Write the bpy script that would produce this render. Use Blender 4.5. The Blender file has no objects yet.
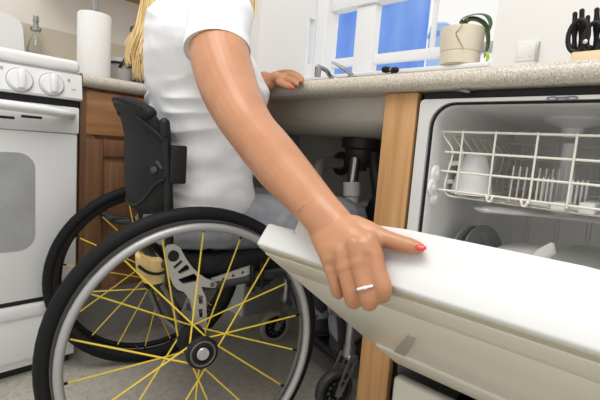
import bpy, bmesh, math, random
from mathutils import Vector, Matrix, Quaternion, noise as mnoise
random.seed(7)
PI = math.pi
V = Vector
COL = bpy.context.scene.collection

# ------------------------------------------------------------------ camera
CAM = V((0.0, 0.0, 0.7467))
FPX = 423.0
RR = ((0.7203799681, 0.1361768788, -0.6800798183),
      (0.6895610696, -0.0352205650, 0.7233706125),
      (0.0745535567, -0.9900582657, -0.1192744637))
RM = Matrix(RR)                       # camera (right, down, forward) -> world
cam_d = bpy.data.cameras.new('camera')
cam_d.sensor_width = 36.0
cam_d.lens = FPX / 600 * 36
cam_d.clip_start = 0.02
cam_o = bpy.data.objects.new('camera', cam_d)
COL.objects.link(cam_o)
rt, dn, fw = RM.col[0], RM.col[1], RM.col[2]
M4 = Matrix.Identity(4)
for i in range(3):
    M4[i][0] = rt[i]; M4[i][1] = -dn[i]; M4[i][2] = -fw[i]; M4[i][3] = CAM[i]
cam_o.matrix_world = M4
bpy.context.scene.camera = cam_o

def ray(px, py):
    return RM @ V(((px - 300) / FPX, (py - 200) / FPX, 1.0))
def at(px, py, X=None, Y=None, Z=None, D=None):
    r = ray(px, py)
    if D is not None: t = D
    elif X is not None: t = (X - CAM.x) / r.x
    elif Y is not None: t = (Y - CAM.y) / r.y
    else: t = (Z - CAM.z) / r.z
    return CAM + r * t
def at_plane(px, py, p0, n):
    r = ray(px, py)
    return CAM + r * ((p0 - CAM).dot(n) / r.dot(n))

# ------------------------------------------------------------------ materials
MATS = {}
def mat(name, col, rough=0.5, metal=0.0, spec=None, col2=None, scale=20.0, stretch=(1, 1, 1), lo=0.35, hi=0.65,
        bump=0.0, bscale=None, detail=4.0, sss=0.0, trans=0.0, coat=0.0, ior=None):
    m = bpy.data.materials.new(name); m.use_nodes = True
    nt = m.node_tree; b = nt.nodes['Principled BSDF']
    b.inputs['Base Color'].default_value = (*col, 1)
    b.inputs['Roughness'].default_value = rough
    b.inputs['Metallic'].default_value = metal
    if spec is not None: b.inputs['Specular IOR Level'].default_value = spec
    if coat: b.inputs['Coat Weight'].default_value = coat; b.inputs['Coat Roughness'].default_value = 0.15
    if trans: b.inputs['Transmission Weight'].default_value = trans
    if ior: b.inputs['IOR'].default_value = ior
    if sss:
        b.inputs['Subsurface Weight'].default_value = sss
        b.inputs['Subsurface Radius'].default_value = (0.012, 0.005, 0.003)
        b.inputs['Subsurface Scale'].default_value = 1.0
    tc = nt.nodes.new('ShaderNodeTexCoord'); mp = nt.nodes.new('ShaderNodeMapping')
    mp.inputs['Scale'].default_value = stretch
    nt.links.new(tc.outputs['Object'], mp.inputs['Vector'])
    if col2 is not None:
        n = nt.nodes.new('ShaderNodeTexNoise'); n.inputs['Scale'].default_value = scale
        n.inputs['Detail'].default_value = detail
        nt.links.new(mp.outputs['Vector'], n.inputs['Vector'])
        r = nt.nodes.new('ShaderNodeValToRGB')
        r.color_ramp.elements[0].position = lo; r.color_ramp.elements[1].position = hi
        r.color_ramp.elements[0].color = (*col, 1); r.color_ramp.elements[1].color = (*col2, 1)
        nt.links.new(n.outputs['Fac'], r.inputs['Fac'])
        nt.links.new(r.outputs['Color'], b.inputs['Base Color'])
    if bump:
        n2 = nt.nodes.new('ShaderNodeTexNoise'); n2.inputs['Scale'].default_value = bscale or scale
        n2.inputs['Detail'].default_value = detail
        nt.links.new(mp.outputs['Vector'], n2.inputs['Vector'])
        bp = nt.nodes.new('ShaderNodeBump'); bp.inputs['Strength'].default_value = bump
        bp.inputs['Distance'].default_value = 0.002
        nt.links.new(n2.outputs['Fac'], bp.inputs['Height'])
        nt.links.new(bp.outputs['Normal'], b.inputs['Normal'])
    MATS[name] = m
    return m

def speckle(name, base, darks, scale=350.0, rough=0.4, amount=0.5):
    m = mat(name, base, rough)
    nt = m.node_tree; b = nt.nodes['Principled BSDF']
    tc = nt.nodes.new('ShaderNodeTexCoord')
    prev = None
    for i, (c, sc, th) in enumerate(darks):
        n = nt.nodes.new('ShaderNodeTexNoise'); n.inputs['Scale'].default_value = sc
        n.inputs['Detail'].default_value = 2.0
        nt.links.new(tc.outputs['Object'], n.inputs['Vector'])
        r = nt.nodes.new('ShaderNodeValToRGB')
        r.color_ramp.elements[0].position = th; r.color_ramp.elements[1].position = th + 0.06
        nt.links.new(n.outputs['Fac'], r.inputs['Fac'])
        mx = nt.nodes.new('ShaderNodeMix'); mx.data_type = 'RGBA'
        nt.links.new(r.outputs['Color'], mx.inputs['Factor'])
        if prev is None: mx.inputs['A'].default_value = (*base, 1)
        else: nt.links.new(prev, mx.inputs['A'])
        mx.inputs['B'].default_value = (*c, 1)
        prev = mx.outputs['Result']
    nt.links.new(prev, b.inputs['Base Color'])
    return m

mat('wall_paint', (0.80, 0.765, 0.69), 0.7, col2=(0.84, 0.81, 0.74), scale=3)
mat('white_paint', (0.83, 0.83, 0.82), 0.6, col2=(0.86, 0.86, 0.855), scale=3)
mat('tan_strip', (0.60, 0.545, 0.43), 0.5, col2=(0.64, 0.585, 0.47), scale=6)
mat('frame_white', (0.86, 0.87, 0.89), 0.4)
speckle('counter', (0.57, 0.525, 0.45), [((0.26, 0.225, 0.185), 420, 0.57), ((0.74, 0.71, 0.66), 300, 0.58), ((0.20, 0.18, 0.16), 600, 0.66)], rough=0.35)
speckle('vinyl', (0.50, 0.475, 0.41), [((0.44, 0.415, 0.36), 40, 0.50), ((0.54, 0.515, 0.455), 70, 0.56), ((0.36, 0.33, 0.28), 150, 0.61)], rough=0.45)
mat('enamel', (0.80, 0.81, 0.82), 0.25, col2=(0.82, 0.83, 0.84), scale=2)
mat('enamel_plain', (0.80, 0.81, 0.83), 0.3)  # even enamel colour without noise
mat('black_gap', (0.01, 0.01, 0.011), 0.6)
mat('oven_glass', (0.33, 0.34, 0.35), 0.15, col2=(0.38, 0.39, 0.395), scale=9, lo=0.4, hi=0.6)
mat('grey_line', (0.42, 0.43, 0.45), 0.4)
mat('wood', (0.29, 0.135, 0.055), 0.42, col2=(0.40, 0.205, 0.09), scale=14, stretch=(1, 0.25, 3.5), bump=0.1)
mat('wood_upright_shaded', (0.15, 0.07, 0.033), 0.42, col2=(0.21, 0.105, 0.052), scale=16, stretch=(3, 3, 0.22), bump=0.1)  # upright-grain wood, the doors' shade put into its darker brown
mat('wood_light', (0.45, 0.235, 0.09), 0.42, col2=(0.57, 0.325, 0.145), scale=20, stretch=(3, 3, 0.16), bump=0.08)
mat('wood_block', (0.74, 0.56, 0.34), 0.5, col2=(0.80, 0.63, 0.42), scale=14, stretch=(1, 1, 4))
mat('panel_grey', (0.36, 0.355, 0.345), 0.7, col2=(0.41, 0.405, 0.39), scale=5)
mat('sink_steel', (0.50, 0.475, 0.42), 0.45, metal=0.4, col2=(0.56, 0.53, 0.47), scale=5)
mat('chrome', (0.36, 0.36, 0.37), 0.2, metal=1.0)
mat('satin_metal', (0.52, 0.53, 0.54), 0.35, metal=0.9)
mat('plate_metal', (0.50, 0.49, 0.475), 0.45, metal=0.5)
mat('black_plastic', (0.010, 0.010, 0.011), 0.45, spec=.3)
mat('soft_black', (0.011, 0.0115, 0.013), 0.6, spec=.2, col2=(0.017, 0.0175, 0.019), scale=60, bump=0.15, bscale=500)
mat('tire_rubber', (0.008, 0.008, 0.009), 0.6, spec=0.2)
mat('rim_black', (0.012, 0.012, 0.013), 0.45, spec=.3)
mat('rim_grey', (0.16, 0.16, 0.16), 0.35, metal=0.6)
mat('handrim', (0.40, 0.405, 0.41), 0.45, metal=0.5, bump=0.4, bscale=220)
mat('spoke_yellow', (0.80, 0.60, 0.06), 0.35)
mat('tan_wood', (0.72, 0.50, 0.20), 0.45, col2=(0.80, 0.60, 0.29), scale=30, stretch=(1, 3, 1))
mat('frame_grey', (0.07, 0.07, 0.075), 0.4, metal=0.5)
mat('frame_black', (0.03, 0.03, 0.035), 0.3, coat=0.4)
mat('caster_tire', (0.05, 0.048, 0.045), 0.55)
mat('clear_wheel', (0.32, 0.27, 0.21), 0.5)
mat('skin', (0.445, 0.205, 0.105), 0.37, col2=(0.53, 0.26, 0.142), scale=14, sss=0.12, bump=0.10, bscale=260, lo=0.3, hi=0.7)
mat('lips', (0.55, 0.2, 0.17), 0.4)
mat('eye_white', (0.8, 0.8, 0.8), 0.2)
mat('eye_dark', (0.06, 0.05, 0.04), 0.2)
mat('nail_red', (0.72, 0.035, 0.04), 0.2, coat=0.6)
mat('tshirt', (0.84, 0.86, 0.90), 0.85, col2=(0.86, 0.88, 0.915), scale=40, bump=0.12, bscale=900)
mat('denim', (0.26, 0.275, 0.31), 0.85, col2=(0.32, 0.335, 0.37), scale=25, bump=0.2, bscale=700)
mat('hair', (0.72, 0.52, 0.23), 0.5, col2=(0.88, 0.72, 0.42), scale=18, stretch=(4, 4, 0.8))
mat('hair_dark', (0.50, 0.32, 0.12), 0.5, col2=(0.62, 0.42, 0.18), scale=18)
mat('shoe', (0.05, 0.05, 0.055), 0.6)
mat('silver_ring', (0.8, 0.8, 0.8), 0.15, metal=1.0)
mat('gem', (0.9, 0.9, 0.92), 0.05, coat=1.0)
mat('door_white', (0.70, 0.71, 0.715), 0.35)
mat('door_front', (0.74, 0.715, 0.62), 0.28, col2=(0.76, 0.735, 0.64), scale=1.5)
mat('almond', (0.73, 0.705, 0.62), 0.4)
mat('hinge_grey', (0.42, 0.41, 0.385), 0.4)
mat('shade_beige', (0.52, 0.49, 0.36), 0.4)  # beige darkened for the shading under the door's top edge
mat('bracket_grey', (0.20, 0.205, 0.215), 0.4)
mat('tub_grey', (0.70, 0.70, 0.69), 0.4, col2=(0.74, 0.74, 0.73), scale=3)
mat('tub_frame', (0.66, 0.67, 0.67), 0.35)
mat('gasket', (0.012, 0.014, 0.018), 0.6, spec=.2)
mat('rack_vinyl', (0.80, 0.775, 0.70), 0.4)
mat('plastic_white', (0.86, 0.86, 0.85), 0.3)
mat('plastic_clear', (0.66, 0.67, 0.68), 0.25)
mat('china', (0.86, 0.86, 0.86), 0.15, coat=0.5)
mat('lid_grey', (0.22, 0.225, 0.225), 0.4)
mat('lid_ridged', (0.30, 0.31, 0.29), 0.4)
mat('pvc', (0.80, 0.785, 0.74), 0.45)
mat('disposal', (0.028, 0.028, 0.03), 0.45)
mat('pot_cream', (0.72, 0.655, 0.52), 0.4, col2=(0.77, 0.71, 0.58), scale=8)
mat('leaf', (0.045, 0.085, 0.03), 0.35, col2=(0.08, 0.14, 0.045), scale=12)
mat('leaf_bright', (0.35, 0.55, 0.05), 0.4)
mat('vine', (0.18, 0.12, 0.08), 0.6)
mat('towel_paper', (0.78, 0.78, 0.77), 0.9, col2=(0.80, 0.80, 0.79), scale=60, bump=0.2, bscale=400)
mat('glass', (0.95, 0.97, 0.96), 0.03, trans=1.0, ior=1.35)
mat('oil', (0.35, 0.30, 0.16), 0.2, trans=0.3)
mat('dark_jar', (0.05, 0.05, 0.055), 0.35)
mat('jar_grey', (0.46, 0.45, 0.43), 0.2, trans=0.3)
mat('blue_paint', (0.11, 0.27, 0.84), 0.6, col2=(0.24, 0.43, 0.93), scale=2.6, stretch=(1, 1, 0.4), detail=6)
mat('pale_blue', (0.30, 0.52, 0.90), 0.5, col2=(0.42, 0.62, 0.94), scale=3)
mat('pane', (1, 1, 1), 0.0, trans=1.0, ior=1.0, spec=0.0)
def lamp_mat(name, col, s):
    m = bpy.data.materials.new(name); m.use_nodes = True
    b = m.node_tree.nodes['Principled BSDF']
    b.inputs['Base Color'].default_value = (*col, 1)
    b.inputs['Emission Color'].default_value = (*col, 1); b.inputs['Emission Strength'].default_value = s
    MATS[name] = m
lamp_mat('lamp_glow', (1.0, 0.97, 0.92), 2.0)

# ------------------------------------------------------------------ mesh builder
class MB:
    def __init__(s): s.v = []; s.f = []; s.mi = []; s.m = 0
    def add(s, vs, fs, flip=False):
        o = len(s.v); s.v += [V(p) for p in vs]
        for f in fs:
            s.f.append([o + i for i in (reversed(f) if flip else f)]); s.mi.append(s.m)
        return s
    def box(s, a, b, bev=0.0, mtx=None, seg=2):
        bm = bmesh.new(); bmesh.ops.create_cube(bm, size=1)
        a, b = V(a), V(b); c = (a + b) / 2; d = b - a
        for v in bm.verts: v.co = V((c.x + v.co.x * d.x, c.y + v.co.y * d.y, c.z + v.co.z * d.z))
        if bev: bmesh.ops.bevel(bm, geom=list(bm.edges), offset=min(bev, 0.49 * min(abs(d.x), abs(d.y), abs(d.z))), segments=seg, affect='EDGES', profile=0.5)
        s.bm(bm, mtx); return s
    def bm(s, bm, mtx=None):
        if mtx is not None: bm.transform(mtx)
        bm.normal_update(); bm.verts.index_update()
        s.add([v.co.copy() for v in bm.verts], [[v.index for v in f.verts] for f in bm.faces]); bm.free()
        return s
    def tube(s, pts, r, n=10, closed=False, caps=True, flat=1.0, up=None, dome=False):
        pts = [V(p) for p in pts]; k = len(pts)
        rs = list(r) if isinstance(r, (list, tuple)) else [r] * k
        fl = list(flat) if isinstance(flat, (list, tuple)) else [flat] * k
        tang = []
        for i in range(k):
            if closed: t = pts[(i + 1) % k] - pts[i - 1]
            else: t = pts[min(i + 1, k - 1)] - pts[max(i - 1, 0)]
            tang.append(t.normalized())
        u = V(up) if up is not None else (V((0, 0, 1)) if abs(tang[0].z) < 0.9 else V((1, 0, 0)))
        rings = []
        for i in range(k):
            t = tang[i]
            if up is not None: u = V(up)
            u = (u - t * u.dot(t))
            if u.length < 1e-6: u = t.orthogonal()
            u.normalize(); w = t.cross(u)
            rings.append((pts[i], u.copy(), w, rs[i], fl[i]))
        if dome and not closed:       # hemispherical ends
            def dm(R, t, sgn):
                out = []
                for a in (0.35, 0.7, 0.93):
                    out.append((R[0] + t * sgn * R[3] * math.sin(a * PI / 2) * min(1, R[4]), R[1], R[2], R[3] * math.cos(a * PI / 2), R[4]))
                return out
            rings = list(reversed(dm(rings[0], tang[0], -1))) + rings + dm(rings[-1], tang[-1], 1)
        k = len(rings); vs = []; fs = []
        for (p, u, w, rr, ff) in rings:
            for j in range(n):
                a = 2 * PI * j / n
                vs.append(p + w * (math.cos(a) * rr) + u * (math.sin(a) * rr * ff))
        for i in range(k if closed else k - 1):
            for j in range(n):
                i2 = (i + 1) % k; j2 = (j + 1) % n
                fs.append([i * n + j, i * n + j2, i2 * n + j2, i2 * n + j])
        if not closed and caps:
            fs.append(list(range(n))[::-1]); fs.append([(k - 1) * n + j for j in range(n)])
        s.add(vs, fs); return s
    def loft(s, secs, n=28, caps=True, power=2.0):
        """secs: (centre, axis_a, axis_b) with vectors; closed superellipse sections"""
        vs = []; fs = []; k = len(secs)
        for (c, a, b) in secs:
            c, a, b = V(c), V(a), V(b)
            for j in range(n):
                t = 2 * PI * j / n; ct, st = math.cos(t), math.sin(t)
                e = 2.0 / power
                vs.append(c + a * (math.copysign(abs(ct) ** e, ct)) + b * (math.copysign(abs(st) ** e, st)))
        for i in range(k - 1):
            for j in range(n):
                j2 = (j + 1) % n
                fs.append([i * n + j, i * n + j2, (i + 1) * n + j2, (i + 1) * n + j])
        if caps: fs.append(list(range(n))[::-1]); fs.append([(k - 1) * n + j for j in range(n)])
        s.add(vs, fs); return s
    def lathe(s, prof, c=(0, 0, 0), n=32, mtx=None):
        """prof: list of (r, z)"""
        vs = []; fs = []; c = V(c)
        for (r, z) in prof:
            for j in range(n):
                a = 2 * PI * j / n
                p = V((max(r, 1e-5) * math.cos(a), max(r, 1e-5) * math.sin(a), z))
                if mtx is not None: p = mtx @ p
                vs.append(c + p)
        for i in range(len(prof) - 1):
            for j in range(n):
                j2 = (j + 1) % n
                fs.append([i * n + j, i * n + j2, (i + 1) * n + j2, (i + 1) * n + j])
        s.add(vs, fs); return s
    def prism(s, outline, depth, holes=()):
        """outline/holes: 3-D points on a plane; depth: extrusion vector"""
        bm = bmesh.new(); es = []
        for lp in [outline] + list(holes):
            vs = [bm.verts.new(V(p)) for p in lp]
            for i in range(len(vs)): es.append(bm.edges.new((vs[i], vs[(i + 1) % len(vs)])))
        bmesh.ops.triangle_fill(bm, use_beauty=True, use_dissolve=False, edges=es)
        r = bmesh.ops.extrude_face_region(bm, geom=list(bm.faces))
        bmesh.ops.translate(bm, verts=[g for g in r['geom'] if isinstance(g, bmesh.types.BMVert)], vec=V(depth))
        bmesh.ops.recalc_face_normals(bm, faces=list(bm.faces))
        return s.bm(bm)
    def ball(s, c, r, seg=16, mtx=None):
        bm = bmesh.new(); bmesh.ops.create_uvsphere(bm, u_segments=seg, v_segments=max(6, seg // 2), radius=1)
        r = V(r) if not isinstance(r, (int, float)) else V((r, r, r))
        M = Matrix.Translation(V(c)) @ (mtx.to_4x4() if mtx is not None else Matrix.Identity(4)) @ Matrix.Diagonal((r.x, r.y, r.z, 1))
        return s.bm(bm, M)
    def build(s, name, m, parent=None, smooth=True, angle=0.7, origin=None, extra=()):
        off = V((0, 0, 0))
        if parent is not None and not parent.get('_local'):
            p = parent
            while p is not None: off += p.location; p = p.parent
        if origin is not None: off = V(origin)
        me = bpy.data.meshes.new(name)
        me.from_pydata([tuple(p - off) for p in s.v], [], s.f)
        bm = bmesh.new(); bm.from_mesh(me); bmesh.ops.recalc_face_normals(bm, faces=list(bm.faces)); bm.to_mesh(me); bm.free()
        me.materials.append(MATS[m])
        for e in extra: me.materials.append(MATS[e])
        if extra: me.polygons.foreach_set('material_index', s.mi)
        if smooth:
            me.polygons.foreach_set('use_smooth', [True] * len(me.polygons))
            me.set_sharp_from_angle(angle=angle)
        o = bpy.data.objects.new(name, me); COL.objects.link(o)
        if parent is not None:
            o.parent = parent
            if parent.get('_local'): o['_local'] = 1
        if origin is not None: o.location = V(origin)
        return o

def tag(o, label, cat, group=None):
    o['label'] = label; o['category'] = cat
    if group: o['group'] = group
    return o
def thing(name, label, cat, loc=(0, 0, 0), group=None, rotz=0.0, local=False):
    o = bpy.data.objects.new(name, None); COL.objects.link(o)
    o.location = loc; o.rotation_euler = (0, 0, rotz)
    o.empty_display_size = 0.05
    if local: o['_local'] = 1
    return tag(o, label, cat, group)
def struct(o): o['kind'] = 'structure'; return o
def remesh(o, vox, smooth_it=4, fac=0.5):
    md = o.modifiers.new('r', 'REMESH'); md.mode = 'VOXEL'; md.voxel_size = vox
    if smooth_it:
        sm = o.modifiers.new('s', 'SMOOTH'); sm.factor = fac; sm.iterations = smooth_it
    dg = bpy.context.evaluated_depsgraph_get(); dg.update()
    me = bpy.data.meshes.new_from_object(o.evaluated_get(dg)); o.modifiers.clear()
    old = o.data; ms = [m for m in old.materials]; nm = old.name
    o.data = me; me.materials.clear()
    for m in ms: me.materials.append(m)
    bpy.data.meshes.remove(old); me.name = nm
    me.polygons.foreach_set('use_smooth', [True] * len(me.polygons))
    return o
def spline(pts, n=6, closed=False):
    pts = [V(p) for p in pts]; k = len(pts); out = []
    rng = k if closed else k - 1
    for i in range(rng):
        if closed: p0, p1, p2, p3 = pts[i - 1], pts[i], pts[(i + 1) % k], pts[(i + 2) % k]
        else: p0, p1, p2, p3 = pts[max(i - 1, 0)], pts[i], pts[i + 1], pts[min(i + 2, k - 1)]
        for j in range(n):
            t = j / n
            out.append(0.5 * ((2 * p1) + (p2 - p0) * t + (2 * p0 - 5 * p1 + 4 * p2 - p3) * t * t + (3 * p1 - p0 - 3 * p2 + p3) * t ** 3))
    if not closed: out.append(pts[-1])
    return out
def interp(vals, n=6):
    return [p.x for p in spline([V((v, 0, 0)) for v in vals], n)]
def circle(c, a, b, n=24):
    c, a, b = V(c), V(a), V(b)
    return [c + a * math.cos(2 * PI * j / n) + b * math.sin(2 * PI * j / n) for j in range(n)]

# ------------------------------------------------------------------ dimensions
CT, CB = 0.925, 0.886          # worktop top / underside
YF = 0.806                     # front edge of the worktop on the sink run
YC = 0.830                     # cabinet / dishwasher front
YW = 1.43                      # back wall
XS = -1.38                     # front of stove and left run
XL = -2.05                     # left wall
XR = -1.373                    # side of the wall return
YR = 1.148                     # front of the wall return
XDW = -0.452                   # dishwasher left side

# ------------------------------------------------------------------ room shell
struct(MB().box((-2.6, -2.6, -0.05), (2.4, 2.2, 0)).build('floor', 'vinyl', smooth=False))
struct(MB().box((XL - 0.1, -2.6, 0), (XL, YR, 2.5)).build('wall_left', 'wall_paint', smooth=False))
struct(MB().box((XL - 0.1, YR, 0), (XR, YW, 2.5)).build('wall_return', 'white_paint', smooth=False))
WX0, WX1, WZ0, WZ1 = XR, -0.546, 1.055, 1.75
b = MB()
b.box((XR, YW, 0), (WX1, 1.58, WZ0)); b.box((WX1, YW, 0), (2.4, 1.58, 2.5)); b.box((XR, YW, WZ1), (WX1, 1.58, 2.5))
struct(b.build('wall_back', 'white_paint', smooth=False))
# window: frame, mullions, panes
b = MB()
b.box((WX0, 1.478, WZ0), (WX0 + 0.062, 1.565, WZ1), 0.004)
b.box((WX0 - .035, YW, WZ0 - .05), (WX0, 1.58, 1.135)); b.box((WX0 - .035, YW, 1.335), (WX0, 1.58, WZ1)); b.box((WX0 - .035, 1.474, 1.135), (WX0, 1.58, 1.335)); b.box((WX0 - .035, YW, 1.135), (WX0, 1.434, 1.335))
W = struct(b.build('window_1', 'frame_white', smooth=False))
b = MB()
gx = [WX0 + 0.062, -1.177, -1.078, -0.838, -0.818]
b.box((WX0 + 0.062, 1.515, WZ0), (WX1, 1.565, 1.088), 0.004)            # bottom rail
b.box((WX0 + 0.062, 1.535, 1.130), (WX1, 1.565, 1.168), 0.003)          # middle rail
b.box((WX0 + 0.062, 1.505, 1.372), (WX1, 1.565, 1.46), 0.004)          # head of the lower sash
b.box((-1.177, 1.520, 1.088), (-1.078, 1.565, 1.372), 0.004)           # mullion
b.box((-0.832, 1.545, 1.168), (-0.818, 1.565, 1.372), 0.002)
b.box((WX1 - 0.03, 1.515, 1.088), (WX1, 1.565, 1.46), 0.003)
b.box((WX0 + 0.062, 1.515, 1.70), (WX1, 1.565, WZ1), 0.003)
b.build('window_frame', 'frame_white', W)
for (x0, x1, z0, z1) in ((-1.311, -1.177, 1.168, 1.372), (-1.311, -1.177, 1.088, 1.13), (-1.078, -0.832, 1.168, 1.372), (-1.078, WX1 - .03, 1.088, 1.13),
                         (-0.818, WX1 - .03, 1.168, 1.372), (-1.311, WX1 - .03, 1.46, 1.70)):
    MB().box((x0 - .004, 1.553, z0 - .004), (x1 + .004, 1.556, z1 + .004)).build('window_pane', 'pane', W, smooth=False)
MB().box((WX0 - .018, 1.433, 1.134), (WX0 - .015, 1.475, 1.336)).build('window_pane', 'pane', W, smooth=False)
MB().box((WX0, 1.405, WZ0 - 0.002), (WX1, 1.52, WZ0 + 0.014), 0.004).build('window_sill', 'frame_white', W)
# tan strip on the left wall behind the stove and worktop
struct(MB().box((XL, -0.6, CT), (XL + 0.006, YR, 1.165), 0.001).build('trim_1', 'tan_strip', smooth=False))

# outside the window
o = thing('shed', 'bright blue painted shed wall outside the window', 'shed', (-2.9, 4.2, 0))
pA, pB = at(318, 10, Y=4.2), at(416, 10, Y=4.2)
zr = at(380, 1, Y=4.2).z
b = MB(); b.box((pA.x, 4.2, 0), (pB.x, 4.5, zr)); b.build('shed_wall', 'blue_paint', o, smooth=False)
b = MB(); b.box((pA.x - 0.03, 4.12, zr), (pB.x + 0.02, 4.54, zr + 0.12), 0.05); b.build('roof', 'blue_paint', o)
c0 = at(439, 48, Y=4.0)
o = thing('water_tank', 'pale blue round topped tank outside beside the blue shed', 'tank', (c0.x, 4.0, 0))
rr = 0.11; zt = at(439, 24, Y=4.0).z
MB().lathe([(0, 0), (rr, 0), (rr, zt - 0.08), (rr * .93, zt - 0.03), (rr * .6, zt - .005), (0, zt)], (c0.x, 4.0, 0)).build('tank_body', 'pale_blue', o)
MB().lathe([(rr + .008, zt - .14), (rr + .012, zt - .12), (rr + .008, zt - .10)], (c0.x, 4.0, 0)).build('band', 'blue_paint', o)

# ------------------------------------------------------------------ worktop (L shaped, one piece)
def bull(pts2, z0, z1, r=0.018):
    """worktop cross-section with bullnose; pts2 = front edge path handled by boxes + tube"""
b = MB()
b.box((XS + 0.012, YF + 0.018, CB), (-1.162, YW, CT))                  # corner part right of the return, behind the body
b.box((-1.162, YF + 0.018, CB), (-0.532, 0.875, CT))                   # front of sink
b.box((-1.162, 1.30, CB), (-0.532, YW, CT))                           # behind sink
b.box((-0.532, YF + 0.018, CB), (0.9, YW, CT))
b.box((XL, 0.482, CB), (XS - 0.018, YR, CT))
b.box((XS - 0.018, YF + 0.018, CB), (XS + 0.012, YR, CT))
hh = (CT - CB) / 2
b.tube([(XS - 0.018, YF + 0.018, CB + hh), (0.9, YF + 0.018, CB + hh)], hh, n=20, flat=1)
b.tube([(XS - 0.018, 0.482, CB + hh), (XS - 0.018, YF + 0.018, CB + hh)], hh, n=20)
b.box((XL, YR - 0.012, CT), (XS + .0, YR, CT + 0.10)); b.box((XL + .006, 0.482, CT), (XL + 0.02, YR - .012, CT + 0.10), 0.003)
b.box((XR, YW - 0.015, CT), (0.9, YW, CT + 0.10), 0.003)
tag(b.build('worktop', 'counter'), 'speckled beige stone-look worktop with rounded edge around the corner sink', 'countertop')

# ------------------------------------------------------------------ left base cabinet + wall cabinet
o = thing('base_cabinet', 'brown wooden base cabinet with drawer between stove and corner', 'cabinet', (-1.7, 0.65, 0))
b = MB()
b.box((XL + .001, 0.482, 0.225), (XS - 0.045, YR - .001, CB))
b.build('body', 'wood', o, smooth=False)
MB().box((XL + .1, 0.484, 0.0), (XS - 0.16, YR - .001, 0.225)).build('plinth', 'panel_grey', o, smooth=False)
MB().box((XS - 0.045, 0.484, 0.225), (XS - 0.028, 0.53, CB), 0.002).build('face_frame', 'wood_upright_shaded', o)
for (y0, y1) in ((0.50, 0.815), (0.82, 1.14)):
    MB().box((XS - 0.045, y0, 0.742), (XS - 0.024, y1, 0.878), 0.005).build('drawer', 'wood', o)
    b = MB(); z0, z1 = 0.232, 0.730; x0, x1 = XS - 0.045, XS - 0.024; sw = 0.055
    b.box((x0, y0, z0), (x1, y0 + sw, z1), 0.003); b.box((x0, y1 - sw, z0), (x1, y1, z1), 0.003)
    b.box((x0, y0 + sw, z1 - sw), (x1, y1 - sw, z1), 0.003); b.box((x0, y0 + sw, z0), (x1, y1 - sw, z0 + sw), 0.003)
    d = b.build('door', 'wood_upright_shaded', o)
    MB().box((x0, y0 + sw - .002, z0 + sw - .002), (x1 - 0.010, y1 - sw + .002, z1 - sw + .002), 0.001).build('recess_panel', 'wood_upright_shaded', d)
    MB().box((x0, y0 + sw + .02, z0 + sw + .02), (x1 - 0.003, y1 - sw - .02, z1 - sw - .02), 0.006).build('raised_panel', 'wood_upright_shaded', d)
o = thing('wall_cabinet', 'dark brown wooden wall cabinet above the paper towel holder', 'cabinet', (-1.9, 0.8, 1.37))
MB().box((XL + .001, 0.50, 1.37), (-1.76, YR - .001, 1.95), 0.002).build('body', 'wood', o)
for (y0, y1) in ((0.505, 0.82), (0.825, 1.14)): MB().box((-1.76, y0, 1.375), (-1.742, y1, 1.945), 0.004).build('door', 'wood_upright_shaded', o)

# ------------------------------------------------------------------ stove
o = thing('stove', 'white freestanding electric stove with oven door and bottom drawer', 'stove', (-1.7, 0.1, 0))
y0, y1 = -0.285, 0.474
MB().box((XL + 0.02, y0, 0.03), (XS - 0.03, y1, 0.915)).build('body', 'enamel', o, smooth=False)
b = MB(); b.box((XL + 0.02, y0, 0.918), (XS + 0.004, y1, 0.956), 0.014, seg=4)
b.build('cooktop', 'enamel', o)
MB().box((XS - 0.03, y0, 0.9145), (XS + 0.001, y1, 0.9185)).build('seam', 'grey_line', o, smooth=False)
b = MB(); b.prism([(XS - .03, y0, 0.9145), (XS + 0.001, y0, 0.9145), (XS + 0.010, y0, 0.846), (XS + .006, y0, 0.840), (XS - .03, y0, 0.840)], (0, y1 - y0 + 0.003, 0))
cp = b.build('control_panel', 'enamel', o, smooth=False)
MB().box((XS - 0.03, y0 + .002, 0.818), (XS - 0.012, y1 - .003, 0.841)).build('vent_gap', 'black_gap', o, smooth=False)
nrm = V((1, 0, -0.13)).normalized() * 1
kn = V((1, 0, 0.13)).normalized()
for (px, py) in ((20.5, 80), (52.5, 84.5)):
    c = at(px, py, X=XS + 0.012); c.x = XS + 0.004
    Mq = V((0, 0, 1)).rotation_difference(kn).to_matrix()
    K = MB().lathe([(0, 0), (0.031, 0), (0.031, 0.004), (0.028, 0.010), (0.027, 0.012), (0, 0.012)], c, 36, Mq).build('knob', 'enamel', o)
    b = MB(); b.box((-0.0085, -0.026, 0.010), (0.0085, 0.027, 0.030), 0.006)
    bb = MB(); Mz = Matrix.Translation(c) @ (Mq.to_4x4()) @ Matrix.Rotation(PI / 2, 4, 'Z')
    bb.add([Mz @ v for v in b.v], b.f); bb.build('knob_grip', 'enamel', K)
    MB().lathe([(0.0312, 0.0), (0.0335, 0.0), (0.0335, 0.0022), (0.0312, 0.0022)], c, 36, Mq).build('knob_ring', 'grey_line', K)
for (px, py, s) in ((69, 79.8, .0028), (1.5, 66.8, .0028), (73.5, 91.2, .006)):
    c = at(px, py, X=XS + 0.006)
    MB().box(c - V((.006, s, s)), c + V((.0012, s, s)), .0006).build('panel_mark', 'grey_line', o)
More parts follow.
